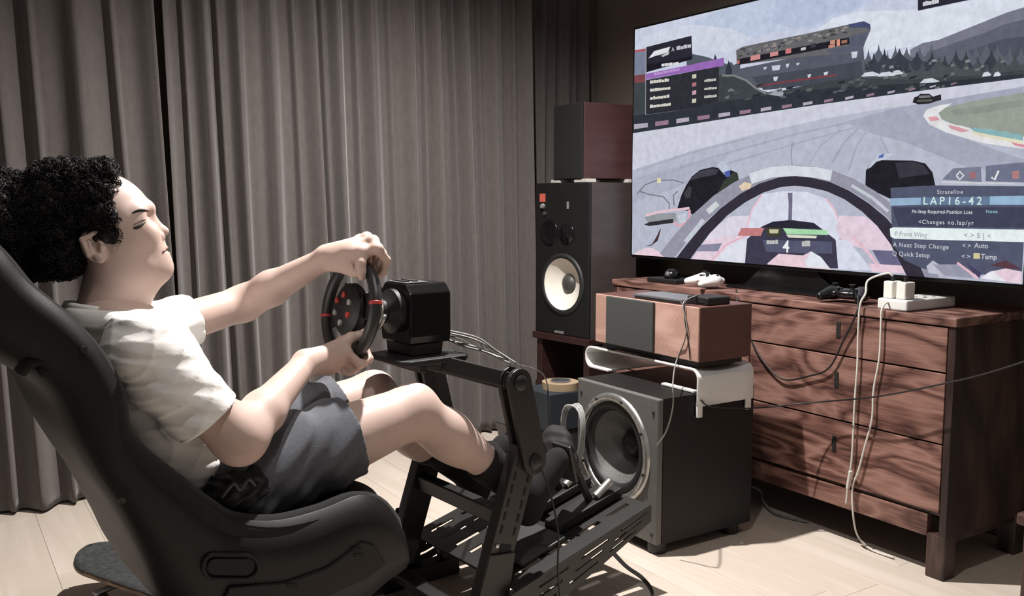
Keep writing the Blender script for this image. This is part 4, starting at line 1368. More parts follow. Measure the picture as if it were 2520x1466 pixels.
def seat_loft(shape, name, m, thick=0.0, parent=seat):
    vs, fs = [], []
    n = None
    for e, b in zip(EE, BB):
        row = shape(e, b)
        n = len(row)
        vs += [G(*q) for q in row]
    k = len(EE)
    for i in range(k - 1):
        for j in range(n - 1):
            fs.append((i * n + j, i * n + j + 1, (i + 1) * n + j + 1, (i + 1) * n + j))
    o = MB().add(vs, fs).build(name, m, parent, True)
    if thick:
        so = o.modifiers.new('thick', 'SOLIDIFY')
        so.thickness, so.offset = abs(thick), 1 if thick > 0 else -1
    return o
def sh(e, b):
    d = e - b
    half = [(e[0], WS, e[2])]
    for t, s in ((.7, WS + .008), (.4, WS + .004), (.15, BS + .035), (.03, BS), (0.0, BS - .03), (-.01, BS * .5), (-.015, 0)):
        q = b + d * t
        half.append((q[0], s, q[2]))
    return half + [(q[0], -q[1], q[2]) for q in half[-2::-1]]
seat_loft(sh, 'shell', M_shell, .012)
def cu_(e, b):
    d = e - b
    half = [(b + d * .86, WS - .035), (b + d * .5, WS - .045), (b + d * .28, BS - .03), (b + d * .2, BS * .5), (b + d * .18, 0)]
    r = [(q[0], s, q[2]) for q, s in half]
    return r + [(q[0], -q[1], q[2]) for q in r[-2::-1]]
seat_loft(cu_, 'cushion', M_suede, .012)
for sgn in (1, -1):
    path = []
    for e, b in zip(EE, BB):
        dv = (b - e) / np.linalg.norm(b - e)
        path.append(G(e[0] + dv[0] * .024, sgn * (WS - .014), e[2] + dv[2] * .024))
    rr = [.030 - .004 * math.sin(i * .13) for i in range(len(path))]
    rr[-1] = .012; rr[-2] = .02
    MB().tube(path, rr, 14).build('side_bolster', M_suede, seat, True)
# thigh support at the seat front
f = Field(G(.46, .24, .26) - .30, G(.46, -.24, .45) + .30, .007)
for s in (-.13, .10):
    f.ell(G(.43, s, .40), (.11, .115, .05), [RU, RS, V(0, 0, 1)], .03)
f.ell(G(.48, -.13, .40), (.06, .09, .055), [RU, RS, V(0, 0, 1)], .03)
solid('thigh_support', f, M_suede, seat)
# oval slot in the shell side
def oval(cx_, cy_, w_, h_, s, n=28):
    pts = []
    for k in range(n):
        a = 2 * math.pi * k / n
        c, s_ = math.cos(a), math.sin(a)
        pts.append(Q(cx_ + (w_ / 2 - h_ / 2) * (1 if c > 0 else -1) + h_ / 2 * c, cy_ + h_ / 2 * s_, s))
    return pts
MB().prism(oval(567, 1394, 112, 40, WS + .022), RS * .002).build('harness_slot', M_slot, seat)
MB().tube(oval(567, 1394, 136, 62, WS + .022) + oval(567, 1394, 136, 62, WS + .022)[:1], .004, 8, cap=False).build('slot_rim', M_shell, seat, True)
# side bracket
def splate(pts, s, t, name, m, parent, bevel=.003):
    return MB().prism([Q(x, y, s) for x, y in pts], RS * t).build(name, m, parent, bevel=bevel)
splate([(545, 1470), (560, 1440), (700, 1428), (800, 1392), (850, 1356), (885, 1328), (915, 1336), (945, 1385), (900, 1420), (800, 1466), (780, 1500), (560, 1500)], WS + .012, .012, 'side_bracket', M_shell, seat)
for (x, y) in ((880, 1352), (884, 1366), (720, 1440)):
    MB().prism(oval(x, y, 26, 9, WS + .0245), RS * .0012).build('bracket_slot', M_slot, seat)
for (x, y) in ((300, 1230), (205, 860)):
    MB().prism(oval(x, y, 18, 16, WS + .02), RS * .004).build('shell_bolt', M_frame, seat)
# ring behind the shoulder for a belt
MB().tube([Q(50, 915, .24), Q(75, 885, .25), Q(110, 880, .255), Q(130, 898, .25), Q(95, 915, .245)], .012, 8).build('belt_guide', M_suede, seat, True)

# ================================================================ rig frame
rig = thing('racing_rig', 'black steel sim racing frame carrying the seat, wheel and pedals', 'sim rig', G(.6, 0, 0))
def gb(name, a, b, w_, h_, side=RS, m=None, bevel=.003, parent=None):
    return MB().bar(G(*a), G(*b), w_, h_, side).build(name, m or M_frame, parent or rig, bevel=bevel)
for s in (.2, -.2):
    gb('floor_rail', (-.25, s, .0255), (.98, s, .0255), .05, .05)
for u in (-.22, .42, .76):
    gb('cross_beam', (u, -.23, .062), (u, .23, .062), .05, .022, RU)
for s in (.17, -.17):
    gb('seat_rail', (-.05, s, .10), (.5, s, .10), .03, .06)
    gb('seat_foot', (.0, s, .075), (.0, s, .13), .03, .03)
    gb('seat_foot', (.45, s, .07), (.45, s, .13), .03, .03)
for sgn, nm in ((1, 'near'), (-1, 'far')):
    s = .2 * sgn
    a, b = V(.79, s, .075), V(.925, s, .475)
    d = (b - a) / np.linalg.norm(b - a)
    up = gb('upright', a, b, .036, .078)
    # slots along the outer face
    pn = V(-d[2], 0, d[0])
    for k in range(6):
        for off in (-.022, .022):
            c = a + d * (.21 + .034 * k) + pn * off
            MB().bar(G(*(c - d * .011 + V(0, sgn * .0185, 0))), G(*(c + d * .011 + V(0, sgn * .0185, 0))), .0015, .006, RS).build('slot', M_slot, up)
    c0_, c1_ = a + d * .095, a + d * .175
    MB().bar(G(*(c0_ + V(0, sgn * .0185, 0) + pn * -.006)), G(*(c1_ + V(0, sgn * .0185, 0) + pn * -.006)), .002, .034, RS).build('window', M_slot, up)
    for t in (.10, .135, .168):
        c = a + d * t + pn * .024 + V(0, sgn * .018, 0)
        MB().lathe([(.005, 0), (.005, .004), (0, .005)], G(*c), RS * sgn, 10).build('bolt', M_bolt, up, True, angle=50)
    # lower cover plate
    MB().prism([G(u, s + sgn * .02, z) for u, z in ((.735, .052), (.845, .052), (.875, .215), (.795, .225))], RS * sgn * .006).build('cover_plate', M_frame, rig, bevel=.002)
    # pivot arm on top: two flat round-ended bars
    for off, w_ in ((-.018, .014), (.018, .014)):
        p0, p1 = V(.935, s + off, .44), V(.885, s + off, .648)
        dd = (p1 - p0) / np.linalg.norm(p1 - p0)
        pp = V(-dd[2], 0, dd[0])
        poly = []
        for k in range(9):
            an = math.pi * k / 8
            poly.append(G(*(p1 + (pp * math.cos(an) + dd * math.sin(an)) * .036)))
        for k in range(9):
            an = math.pi * (1 + k / 8)
            poly.append(G(*(p0 + (pp * math.cos(an) + dd * math.sin(an)) * .036)))
        MB().prism(poly, RS * w_).build('pivot_arm', M_frame, rig, bevel=.002)
    for pt in (V(.935, s, .44), V(.885, s, .648)):
        MB().lathe([(.016, -.034), (.02, -.03), (.02, .036), (.012, .042), (0, .042)], G(*pt), RS * sgn, 20).build('pivot_bolt', M_blk, rig, True, angle=50)
    gb('deck_arm', (.885, s, .648), (.74, .10 if sgn > 0 else -.07, .695), .022, .04)
gb('deck_cross_tube', (.872, -.2, .642), (.872, .2, .642), .028, .028, RU)
dk = MB()
dk.prism([G(u, s, .698) for u, s in ((.62, -.05), (.64, -.075), (.80, -.085), (.82, -.07), (.82, .10), (.80, .12), (.64, .12), (.62, .10))], (0, 0, .014))
dk.build('wheel_deck', M_blk, rig, bevel=.003)
for u in (.68, .78):
    gb('deck_rib', (u, -.07, .688), (u, .11, .688), .02, .018, RU)
gb('cross_tube', (.86, -.2, .30), (.86, .2, .30), .04, .04, RU)

# slotted pedal deck
def slotted(name, mk, U0, U1, V0, V1, slots, m, parent, t=.004):
    """sheet with real rectangular openings; mk maps (a, b) to a point"""
    us = sorted({U0, U1} | {x for s_ in slots for x in s_[:2]})
    vs_ = sorted({V0, V1} | {x for s_ in slots for x in s_[2:]})
    ok = np.ones((len(us) - 1, len(vs_) - 1), bool)
    for i in range(len(us) - 1):
        for j in range(len(vs_) - 1):
            a, b = (us[i] + us[i + 1]) / 2, (vs_[j] + vs_[j + 1]) / 2
            ok[i, j] = not any(s_[0] < a < s_[1] and s_[2] < b < s_[3] for s_ in slots)
    nv = len(vs_)
    pts = [mk(a, b) for a in us for b in vs_]
    fs = [(i * nv + j, (i + 1) * nv + j, (i + 1) * nv + j + 1, i * nv + j + 1) for i in range(len(us) - 1) for j in range(nv - 1) if ok[i, j]]
    o = MB().add(pts, fs).build(name, m, parent)
    so = o.modifiers.new('thick', 'SOLIDIFY')
    so.thickness, so.offset = t, 0
    return o
ZD0, ZD1, UD0, UD1 = .125, .245, .86, 1.34
def zlo(u): return .03 + (ZD1 - .045 - .03) * max(0, (u - .90) / (UD1 - .90)) ** 1.15
def zdk(u): return ZD0 + (ZD1 - ZD0) * (u - UD0) / (UD1 - UD0)
sl = []
for r in range(7):
    for c in range(4):
        sl.append((UD0 + .04 + c * .11, UD0 + .04 + c * .11 + .08, -.215 + r * .066, -.215 + r * .066 + .016))
pdk = slotted('pedal_deck', lambda a, b: G(a, b, zdk(a)), UD0, UD1, -.25, .25, sl, M_frame, rig)
sl = []
for r in range(3):
    for c in range(3):
        a = UD0 + .03 + c * .145 + r * .02
        sl.append((a, a + .1, .22 + r * .25, .22 + r * .25 + .08))
for sgn in (1, -1):
    slotted('deck_side_panel', lambda a, b, sgn=sgn: G(a, .25 * sgn, zlo(a) + (zdk(a) - zlo(a)) * b), UD0 - .02, UD1, 0.0, 1.0, sl, M_frame, rig)
gb('deck_leg', (.94, .2, .05), (.94, .2, zdk(.94) - .004), .03, .03, RU)
gb('deck_leg', (.94, -.2, .05), (.94, -.2, zdk(.94) - .004), .03, .03, RU)
gb('deck_leg', (1.26, -.12, .001), (1.26, -.12, zdk(1.26) - .004), .03, .03, RU)
for k in range(10):
    c = G(.98 + .035 * (k % 5), .19 - .05 * (k // 5), zdk(.98 + .035 * (k % 5)) + .002)
    MB().lathe([(.006, 0), (.006, .003), (0, .004)], c, (0, 0, 1), 10).build('bolt', M_bolt if k % 3 == 0 else M_blk, rig, True, angle=50)

# ================================================================ pedals
ped = thing('pedal_set', 'three black metal pedals bolted on the slotted deck', 'pedals', G(1.15, 0, zdk(1.15)))
zb_ = lambda u: zdk(u) + .003
for s, hgt in ((.12, .20), (-.01, .21), (-.14, .21)):
    MB().obox(G(1.205, s, zb_(1.205) + .018), RU * .12 + V(0, 0, .03), RS * .032, V(0, 0, .014)).build('pedal_base', M_blk, ped, bevel=.004)
    arm = MB().bar(G(1.225, s, zb_(1.225) + .03), G(1.14, s, zb_(1.19) + hgt), .022, .016, RS).build('pedal_arm', M_frame, ped, bevel=.003)
    MB().bar(G(1.145, s, zb_(1.19) + hgt - .085), G(1.118, s, zb_(1.19) + hgt + .02), .075, .010, RS).build('pedal_face', mat('grey pedal plate', (74, 74, 74), .35, metal=.6), arm, bevel=.003)
    MB().tube([G(1.235, s + .015, zb_(1.235) + .04), G(1.29, s + .015, zb_(1.29) + .06)], .012, 12).build('spring', M_bolt, ped, True, angle=50)
hp = MB().obox(G(1.0, .10, zb_(1.0) + .012), RU * .075 + V(0, 0, .019), RS * .09, V(0, 0, .006)).build('heel_plate', mat('grey heel plate', (82, 82, 80), .4, metal=.5), ped, bevel=.003)

# ================================================================ wheel base and steering wheel
wb = thing('wheel_motor', 'boxy black steering wheel motor bolted on the rig deck', 'wheel base', G(.72, 0, .712))
z0, z1 = .742, .876
u0, u1 = .668, .788
prf = [(-.068, z0), (.068, z0), (.072, z0 + .02), (.072, z1 - .008), (.050, z1 + .016), (-.050, z1 + .016), (-.072, z1 - .008), (-.072, z0 + .02)]
MB().prism([G(u0, s, z) for s, z in prf], RU * (u1 - u0)).build('housing', M_gbk, wb, bevel=.004)
MB().prism([G(u0 + .01, s, z) for s, z in ((-.06, .7125), (.06, .7125), (.066, .742), (-.066, .742))], RU * (u1 - u0 - .03)).build('mount_bracket', mat('dark brown bracket', (46, 38, 35), .5), wb, bevel=.003)
MB().prism([G(u0 + .004, s, z1 + .0165) for s in (-.045,) for _ in (0,)] + [G(u0 + .004, .045, z1 + .0165), G(u0 + .068, .045, z1 + .0165), G(u0 + .068, -.045, z1 + .0165)], (0, 0, .003)).build('top_plate', mat('silver grey top plate', (150, 150, 148), .3, metal=.6), wb, bevel=.001)
for k in range(2):
    MB().bar(G(u0 + .018 + .026 * k, -.034, z1 + .0205), G(u0 + .018 + .026 * k, .03, z1 + .0205), .012, .003, RU).build('vent_slit', M_slot, wb)
WC = V(.543, 0, .834)
wup = V(.186, 0, .983); wup /= np.linalg.norm(wup)
wn = V(-wup[2], 0, wup[0])
gWC = G(*WC)
vU = RU * wup[0] + V(0, 0, wup[2])            # wheel's up
vN = RU * wn[0] + V(0, 0, wn[2])              # towards the driver
RW, RT = .117, .0148
ROT = math.radians(-13)                        # wheel turned slightly to the left
def rim(phi, rr=RW, n=0.0):
    return gWC + (RS * math.sin(phi) + vU * math.cos(phi)) * rr + vN * n
M_rim = mat('perforated black leather', (46, 46, 46), .3, var=.12, scale=150, bump=.15, bscale=800)
sw = thing('steering_wheel', 'black round racing wheel with red marks, gripped by both hands', 'steering wheel', gWC)
nseg = 96
rp = [rim(2 * math.pi * k / nseg) for k in range(nseg + 1)]
MB().tube(rp, RT, 14, cap=False, ref=vN).build('rim', M_rim, sw, True)
for ph in (math.pi / 2 + ROT, -math.pi / 2 + ROT):
    MB().tube([rim(ph + t) for t in np.linspace(-.034, .034, 5)], RT + .0012, 14, ref=vN).build('red_band', M_red, sw, True)
for ph in (math.pi / 2 + ROT, -math.pi / 2 + ROT, math.pi + ROT):
    tv_ = RS * math.cos(ph) - vU * math.sin(ph)
    rv = RS * math.sin(ph) + vU * math.cos(ph)
    a = gWC + rv * .032 - vN * .006; b = gWC + rv * (RW - .004)
    MB().prism([a - tv_ * .030, a + tv_ * .030, b + tv_ * .034, b - tv_ * .034], -vN * .006).build('spoke', M_blk, sw, bevel=.002)
MB().lathe([(.062, -.012), (.066, -.004), (.063, .010), (.05, .02), (.0, .022)], gWC, vN, 36).build('hub', M_blk, sw, True, angle=40)
hubz = .021
k = 0
for (a_, b_, mm) in ((-.03, .018, M_red), (.03, .018, mat('grey button', (150, 150, 148), .4)), (-.032, -.012, MATS['grey button']), (.032, -.012, M_red), (0, -.034, MATS['grey button']), (0, .034, M_red)):
    MB().lathe([(.0075, 0), (.0075, .006), (0, .008)], gWC + (RS * a_ + vU * b_) * 1.0 + vN * hubz * .95, vN, 14).build('button', mm, sw, True, angle=50)
for sgn in (1, -1):
    a = gWC + RS * sgn * .045 + vU * .02 - vN * .022
    MB().prism([a - vU * .03, a + vU * .035, a + RS * sgn * .045 + vU * .045, a + RS * sgn * .045 - vU * .01], -vN * .004).build('shift_paddle', M_blk, sw, bevel=.001)
    MB().bar(gWC + RS * sgn * .05 - vN * .01, gWC + RS * sgn * .05 - vN * .026, .012, .03, RS).build('paddle_mount', M_blk, sw)
# shaft between wheel and motor
gB = G(u0, 0, .822)
MB().tube([gWC - vN * .013, gWC - vN * .05, G(u0 - .03, 0, .826)], [.032, .030, .026], 28).build('quick_release', M_frame, sw, True, angle=40)
hel = []
for k in range(120):
    a = 2 * math.pi * 5 * k / 119
    c = gWC - vN * (.022 + .05 * k / 119)
    hel.append(c + (RS * math.cos(a) + vU * math.sin(a)) * .044)
MB().tube(hel, .0045, 6).build('coiled_lead', M_bolt, sw, True)
MB().lathe([(.056, 0), (.056, .016), (.04, .024), (.03, .034), (.0, .034)], G(u0, 0, .822), -RU, 32).build('front_flange', M_blk, wb, True, angle=40)
# leads between wheel base and frame
for k in range(5):
    r_ = random.Random(50 + k)
    a = G(u1 - .004, .02 + .012 * k, .745 + .006 * k)
    b = G(.885 + r_.uniform(-.01, .02), .2 + r_.uniform(-.02, .01), .692)
    m1 = (a * .6 + b * .4) + V(r_.uniform(-.01, .02), r_.uniform(-.03, .03), r_.uniform(-.004, .014))
    m2 = (a * .3 + b * .7) + V(r_.uniform(-.01, .02), r_.uniform(-.03, .03), r_.uniform(-.004, .014))
    cable('wheel_lead', 'one of the thin grey leads running from the wheel base to the frame pivot', [a, m1, m2, b], .0026, M_gc, group='leads behind the wheel base')
cable('wheel_lead', 'single grey lead spanning from the wheel base towards the loudspeaker stand', [G(u1, .06, .755), G(.86, .02, .73), PY(1230, 885, 2.45), PY(1330, 915, 2.7), V(db[0] - .08, 2.84, zt_ + .006), V(db[0] - .06, 2.9, zt_ + .006)], .0026, M_gc)
cable('pedal_lead', 'thin black lead hanging down beside the slotted upright', [G(.93, .235, .46), G(.97, .245, .36), G(.985, .262, .25), G(.98, .268, .15), G(.99, .28, .03), G(1.02, .31, .006)], .0026, M_bc)
# ================================================================ driver
M_skin = mat('skin', (196, 171, 160), .5, var=.05, scale=25, bump=.025, bscale=260, sss=.08, spec=.4)
M_hair = mat('black curly hair', (24, 21, 20), .62, var=.25, scale=40, spec=.25)
M_shirt = mat('white cotton jersey', (238, 236, 232), .9, var=.02, scale=30, bump=.12, bscale=420, sheen=.15)
M_short = mat('slate grey shorts', (86, 88, 94), .85, var=.10, scale=90, bump=.25, bscale=500)
M_sock = mat('black sock', (18, 17, 17), .95, var=.1, bump=.2, bscale=400)
per = thing('person', 'person in white t-shirt and grey shorts steering in the racing seat', 'person', G(.2, 0, .3))
ZV = V(0, 0, 1)
HIP = {1: Q(565, 1185, .10), -1: G(toG(Q(565, 1185, .10))[0], -.10, toG(Q(565, 1185, .10))[2])}
KNE = {1: Q(1012, 1012, .12), -1: Q(915, 976, -.10)}
PEL, NCK = Q(565, 1185, 0), Q(262, 790, 0)
sp = (NCK - PEL) / np.linalg.norm(NCK - PEL)
fr = RU - sp * (RU @ sp)
fr /= np.linalg.norm(fr)
SHO = {1: Q(352, 862, .185), -1: Q(352, 824, -.185)}
ELB = {1: Q(590, 1078, .235), -1: Q(600, 746, -.225)}
WRI = {1: Q(752, 893, .085), -1: Q(806, 634, -.035)}

# ---- legs and torso
f = Field(np.minimum(PEL, G(-.1, .25, .2)) - V(.25, .15, .05), np.maximum(G(1.2, -.25, .95), G(1.2, .25, .95)) + V(.0, .05, .0), .0042)
f.ell(Q(350, 905, 0), (.19, .105, .155), [sp, fr, RS], .02).ell(Q(470, 1085, 0), (.14, .095, .14), [sp, fr, RS], .03).ell(PEL, (.11, .1, .155), [sp, fr, RS], .03)
ANK = {1: G(.985, .125, .315), -1: G(.99, -.125, .30)}
CLF = {1: Q(1100, 1062, .122), -1: G(*(toG(KNE[-1]) * .62 + toG(ANK[-1]) * .38))}
for s in (1, -1):
    k = KNE[s]
    f.cone(HIP[s], k, .098, .060, .03)
    f.cone(HIP[s] * .45 + k * .55 - ZV * .018, k - RU * .02 - ZV * .01, .066, .05, .03)
    f.ell(k + RU * .012 + ZV * .014, (.05, .05, .052), k=.02)
    f.cone(k, CLF[s], .054, .054, .03)
    d = (ANK[s] - k) / np.linalg.norm(ANK[s] - k)
    bk_ = -RU - d * (-RU @ d)
    bk_ /= np.linalg.norm(bk_)
    f.ell(CLF[s] + bk_ * .012 + d * .02, (.10, .056, .052), [d, bk_, np.cross(d, bk_)], .03)
    f.cone(CLF[s], ANK[s], .052, .034, .02)
    f.cone(ANK[s], G(*(toG(ANK[s]) + V(.09, 0, .05))), .034, .026, .02)
legs = f.mesh()

# ---- arms with hands
def hand(f, wrist, phi, side, lay):
    """fingers close round the rim at angle phi; lay holds (distance, angle) of knuckle, joints and tip round the rim"""
    def pt(al, d, t):
        p = phi + t / RW
        rv = RS * math.sin(p) + vU * math.cos(p)
        a = math.radians(al)
        return rim(p) + (vN * math.cos(a) + rv * math.sin(a)) * d
    ks = []
    for i, t in enumerate(lay['t']):
        L = lay['fingers'][i]
        pts = [pt(al, d, t + dt) for al, d, dt in L]
        ks.append(pts[0])
        f.cone(wrist, pts[0], .021, .0125, .012)
        f.chain(pts, [.0118, .0104, .0094, .0078][:len(pts)], .004)
    for a, b in zip(ks[:-1], ks[1:]):
        f.cone(a, b, .0125, .0125, .008)
    th = [pt(al, d, t) for al, d, t in lay['thumb']]
    f.cone(wrist * .75 + th[0] * .25, th[0], .020, .0165, .014)
    f.chain(th, [.0165, .0125, .0108, .0088], .006)
    return ks, th
arms = []
# near arm
f = Field(np.min([SHO[1], ELB[1], WRI[1], rim(math.pi)], 0) - .09, np.max([SHO[1], ELB[1], WRI[1], rim(math.pi)], 0) + .09, .0028)
mid = ELB[1] * .68 + WRI[1] * .32
f.cone(SHO[1], ELB[1], .056, .046, .02)
f.cone(ELB[1], mid, .045, .045, .045).cone(mid, WRI[1], .044, .028, .02, flat=np.cross(WRI[1] - mid, RS), g=1.06)
FG = lambda a0, d0: [(a0, d0, 0), (85, .034, .002), (150, .031, .003), (215, .026, .003)]
lay = dict(t=[-.052, -.031, -.010, .011], fingers=[FG(8, .036), FG(2, .038), FG(0, .038), FG(4, .035)],
           thumb=[(-28, .042, -.050), (-55, .036, -.066), (-88, .031, -.078), (-128, .028, -.084)])
lay['fingers'][3] = [(6, .034, 0), (80, .031, .002), (140, .028, .003), (195, .025, .003)]
hand(f, WRI[1], math.radians(168), 1, lay)
f.cone(WRI[1], Q(812, 893, .05), .026, .027, .02)
arms.append(f.mesh())
# far arm
f = Field(np.min([SHO[-1], ELB[-1], WRI[-1], rim(.4)], 0) - .10, np.max([SHO[-1], ELB[-1], WRI[-1], rim(.4)], 0) + .10, .0028)
mid = ELB[-1] * .66 + WRI[-1] * .34
f.cone(SHO[-1], ELB[-1], .050, .0425, .02)
f.cone(ELB[-1], mid, .042, .0425, .025).cone(mid, WRI[-1], .0425, .028, .02, flat=ZV, g=1.05)
FL = lambda dk_: [(88, .058 + dk_, 0), (128, .047 + dk_ * .5, .004), (172, .033, .008), (212, .0255, .010)]
lay = dict(t=[.034, .013, -.008, -.029], fingers=[FL(.002), FL(.006), FL(.004), FL(-.004)],
           thumb=[(52, .046, .022), (30, .038, .040), (8, .029, .052), (-12, .0255, .060)])
hand(f, WRI[-1], math.radians(14), -1, lay)
f.cone(WRI[-1], Q(872, 622, .02), .028, .030, .02, flat=RS, g=1.1).cone(Q(830, 645, .0), Q(875, 668, .045), .022, .015, .02)
arms.append(f.mesh())

# ---- head and neck (the face turns a little towards the near side)
HAZ = math.radians(105.0)
hH = V(math.sin(HAZ), math.cos(HAZ), 0)
HS = V(math.cos(HAZ), -math.sin(HAZ), 0)
HO = Q(255, 600, 0)
def HQ(x, y, s):
    return on_plane(x, y, HO + HS * s, HS)
TR = np.array([227., 608.])
fa, ua = np.array([.96, -.28]), np.array([-.28, -.96])
def HP(a, b, s=0.0):
    """a forward, b up (in the head's own tilt), s to the right side"""
    q = TR + fa * a + ua * b
    return HQ(q[0], q[1], 0) + HS * s
hF = HP(100, 0) - HP(0, 0); hF /= np.linalg.norm(hF)
hU = HP(0, 100) - HP(0, 0); hU /= np.linalg.norm(hU)
HF = [hF, hU, HS]
f = Field(HP(60, 0) - V(.20, .15, .20), HP(60, 0) + V(.18, .15, .20), .0022)
f.ell(HP(58, 50), (.087, .100, .078), HF, .01)
f.ell(HP(84, -12), (.059, .090, .066), HF, .03)
f.ell(HP(98, -82), (.050, .032, .050), HF, .04)
for s in (1, -1):
    f.ell(HP(60, -55, s * .040), (.040, .040, .022), HF, .03)
    f.ell(HP(122, -8, s * .036), (.030, .024, .022), HF, .03)
    f.cone(HP(159, 54, s * .012), HP(138, 52, s * .046), .0100, .010, .018)
    f.ell(HP(112, 20, s * .042), (.030, .032, .022), HF, .03)
    f.ell(HP(173, 25, s * .034), (.016, .012, .018), HF, .02, 'sub')
    f.ell(HP(136, 21, s * .032), (.0140, .0120, .0145), HF, .006)
    f.cone(HP(148, 27, s * .022), HP(140, 27, s * .045), .0045, .0040, .005)
    f.ell(HP(163, -20, s * .0145), (.0135, .0105, .0085), HF, .006)
f.ell(HP(147, -98), (.022, .018, .022), HF, .025)
f.ell(HP(138, -55), (.026, .028, .030), HF, .025)
f.cone(HP(148, 38), HP(175, -4), .0085, .0095, .010)
f.ell(HP(177, -11), (.0125, .0105, .0125), HF, .005)
f.cone(HP(170, -26), HP(164, -42), .0060, .0065, .006)
f.ell(HP(165, -51), (.0105, .0062, .021), HF, .004)
f.ell(HP(163, -68), (.0110, .0070, .018), HF, .004)
f.cone(HP(177, -59, -.022), HP(177, -59, .022), .0034, .0034, .003, 'sub')
f.ell(HP(166, -32, .011), (.0085, .0045, .0055), HF, .002, 'sub')
f.cone(HP(56, -40), Q(262, 800, 0), .056, .064, .03)
f.cone(HP(105, -95), Q(292, 790, 0), .03, .042, .04)
# ears
for s in (1, -1):
    c = HQ(228, 606, .083) if s > 0 else HP(0, 0, -.083)
    f.ell(c - HS * s * .008, (.022, .033, .012), HF, .008)
    f.ell(c + HS * s * .006 + hF * .003 + hU * .002, (.0135, .020, .0085), HF, .003, 'sub')
    f.cone(c + hF * -.015 + hU * .018 + HS * s * .004, c + hF * .012 + hU * .025 + HS * s * .002, .0050, .0042, .003)
    f.cone(c + hF * -.015 + hU * .018 + HS * s * .004, c + hF * -.012 - hU * .014 + HS * s * .003, .0050, .0045, .003)
    f.cone(c + hF * -.004 + hU * .010 + HS * s * .002, c + hF * -.006 - hU * .012 + HS * s * .002, .0035, .0035, .003)
    f.cone(c + hF * .016 + hU * .002, c + hF * .014 - hU * .008, .0045, .0045, .004)
    f.ell(c - hU * .027 + hF * .006, (.010, .009, .0065), HF, .004)
head = f.mesh()
head_f = f
solid('body', [legs] + arms + [head], M_skin, per)

# ---- face details
def on_face(x, y, lift=.0006):
    """first point of the head along the line of sight through a point of the photo"""
    d = ray(x, y)
    for tt in np.arange(1.45, 2.4, .0008):
        q = camC + d * tt
        i = np.round((q - head_f.lo) / head_f.h).astype(int)
        if np.all(i >= 0) and np.all(i < head_f.n) and head_f.d[tuple(i)] < 0:
            return q - d / np.linalg.norm(d) * lift
    return Q(x, y, .04)
def mirror(pts):
    return [p_ - HS * 2 * ((p_ - HO) @ HS) for p_ in pts]
lash = spline([on_face(x, y) for x, y in ((328, 561), (338, 559), (348, 554), (358, 546))], 4)
brow = spline([on_face(x, y) for x, y in ((326, 524), (340, 518), (354, 517), (366, 519))], 4)
lid = spline([on_face(x, y) for x, y in ((330, 552), (342, 545), (352, 541), (359, 540))], 4)
for pts in (lash, mirror(lash)):
    MB().tube(pts, [.0008 + .0022 * math.sin(math.pi * min(1, (i + 1) / len(pts))) for i in range(len(pts))], 6).build('eyelashes', M_hair, per, True)
for pts in (brow, mirror(brow)):
    MB().tube(pts, [.0006 + .0020 * math.sin(math.pi * min(1, (i + 2) / (len(pts) + 2))) for i in range(len(pts))], 6).build('eyebrow', M_hair, per, True)
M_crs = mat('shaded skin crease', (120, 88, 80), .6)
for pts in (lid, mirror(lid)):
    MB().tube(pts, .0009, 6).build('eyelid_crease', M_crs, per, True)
MB().tube(spline([on_face(x, y) for x, y in ((400, 620), (405, 617), (411, 615))], 4), .0014, 6).build('mouth_line', mat('mouth line', (96, 58, 54), .6), per, True)
f = Field(HP(165, -60) - .035, HP(165, -60) + .035, .0012)
f.ell(HP(166.5, -52), (.0103, .0045, .0195), HF, .002).ell(HP(164.5, -67), (.0110, .0055, .0175), HF, .002)
f.cone(HP(179, -59, -.02), HP(179, -59, .02), .0018, .0018, .002, 'sub')
solid('lips', f, mat('lip skin', (176, 126, 117), .45, var=.05), per)

# ---- hair: a mass with hundreds of curls
f = Field(HQ(80, 540, 0) - V(.24, .19, .20), HQ(200, 540, 0) + V(.19, .19, .19), .0045)
f.ell(HQ(172, 512, 0), (.090, .096, .088), HF, .01)
f.ell(HQ(125, 560, 0), (.080, .100, .094), HF, .03)
f.ell(HQ(10, 555, 0), (.075, .118, .105), HF, .02)
f.ell(HQ(245, 436, 0), (.060, .030, .066), HF, .03)
f.ell(HQ(222, 498, .058), (.044, .054, .028), HF, .02)
f.ell(HQ(222, 498, -.058), (.044, .054, .028), HF, .02)
f.ell(HQ(132, 622, .050), (.040, .045, .036), HF, .02)
f.ell(HQ(252, 545, .070), (.030, .042, .015), HF, .02)
f.ell(HQ(262, 575, .074), (.014, .022, .011), HF, .015)
f.half(HP(112, 0), hF)
f.warp(lambda X_, Y_, Z_: .005 * np.sin(X_ * 150 + 3 * np.sin(Y_ * 80)) * np.sin(Z_ * 140 + 2 * np.sin(X_ * 90)) + .003 * np.sin(Y_ * 210 + Z_ * 60))
hv, hq = f.mesh()
hs = solid('hair', [(hv, hq)], M_hair, per)
nrmv = np.zeros_like(hv)
fn = np.cross(hv[hq[:, 2]] - hv[hq[:, 0]], hv[hq[:, 3]] - hv[hq[:, 1]])
for c in range(4):
    np.add.at(nrmv, hq[:, c], fn)
nrmv /= np.linalg.norm(nrmv, axis=1)[:, None] + 1e-9
NC = 7000
pick = rng.choice(len(hv), NC, replace=True)
p, n = hv[pick], nrmv[pick]
earc = HQ(236, 612, .085)
d_f = (p - HP(100, 0)) @ hF
bad = (d_f > -.004) & ((p - HP(0, 120)) @ hU < 0)
de = p - earc
bad |= (np.linalg.norm(de, axis=1) < .034) | ((de @ HS > -.05) & (de @ hF > -.02) & (de @ hU < .0))
p, n = p[~bad], n[~bad]
NC = len(p)
t = np.cross(n, rng.normal(size=(NC, 3)))
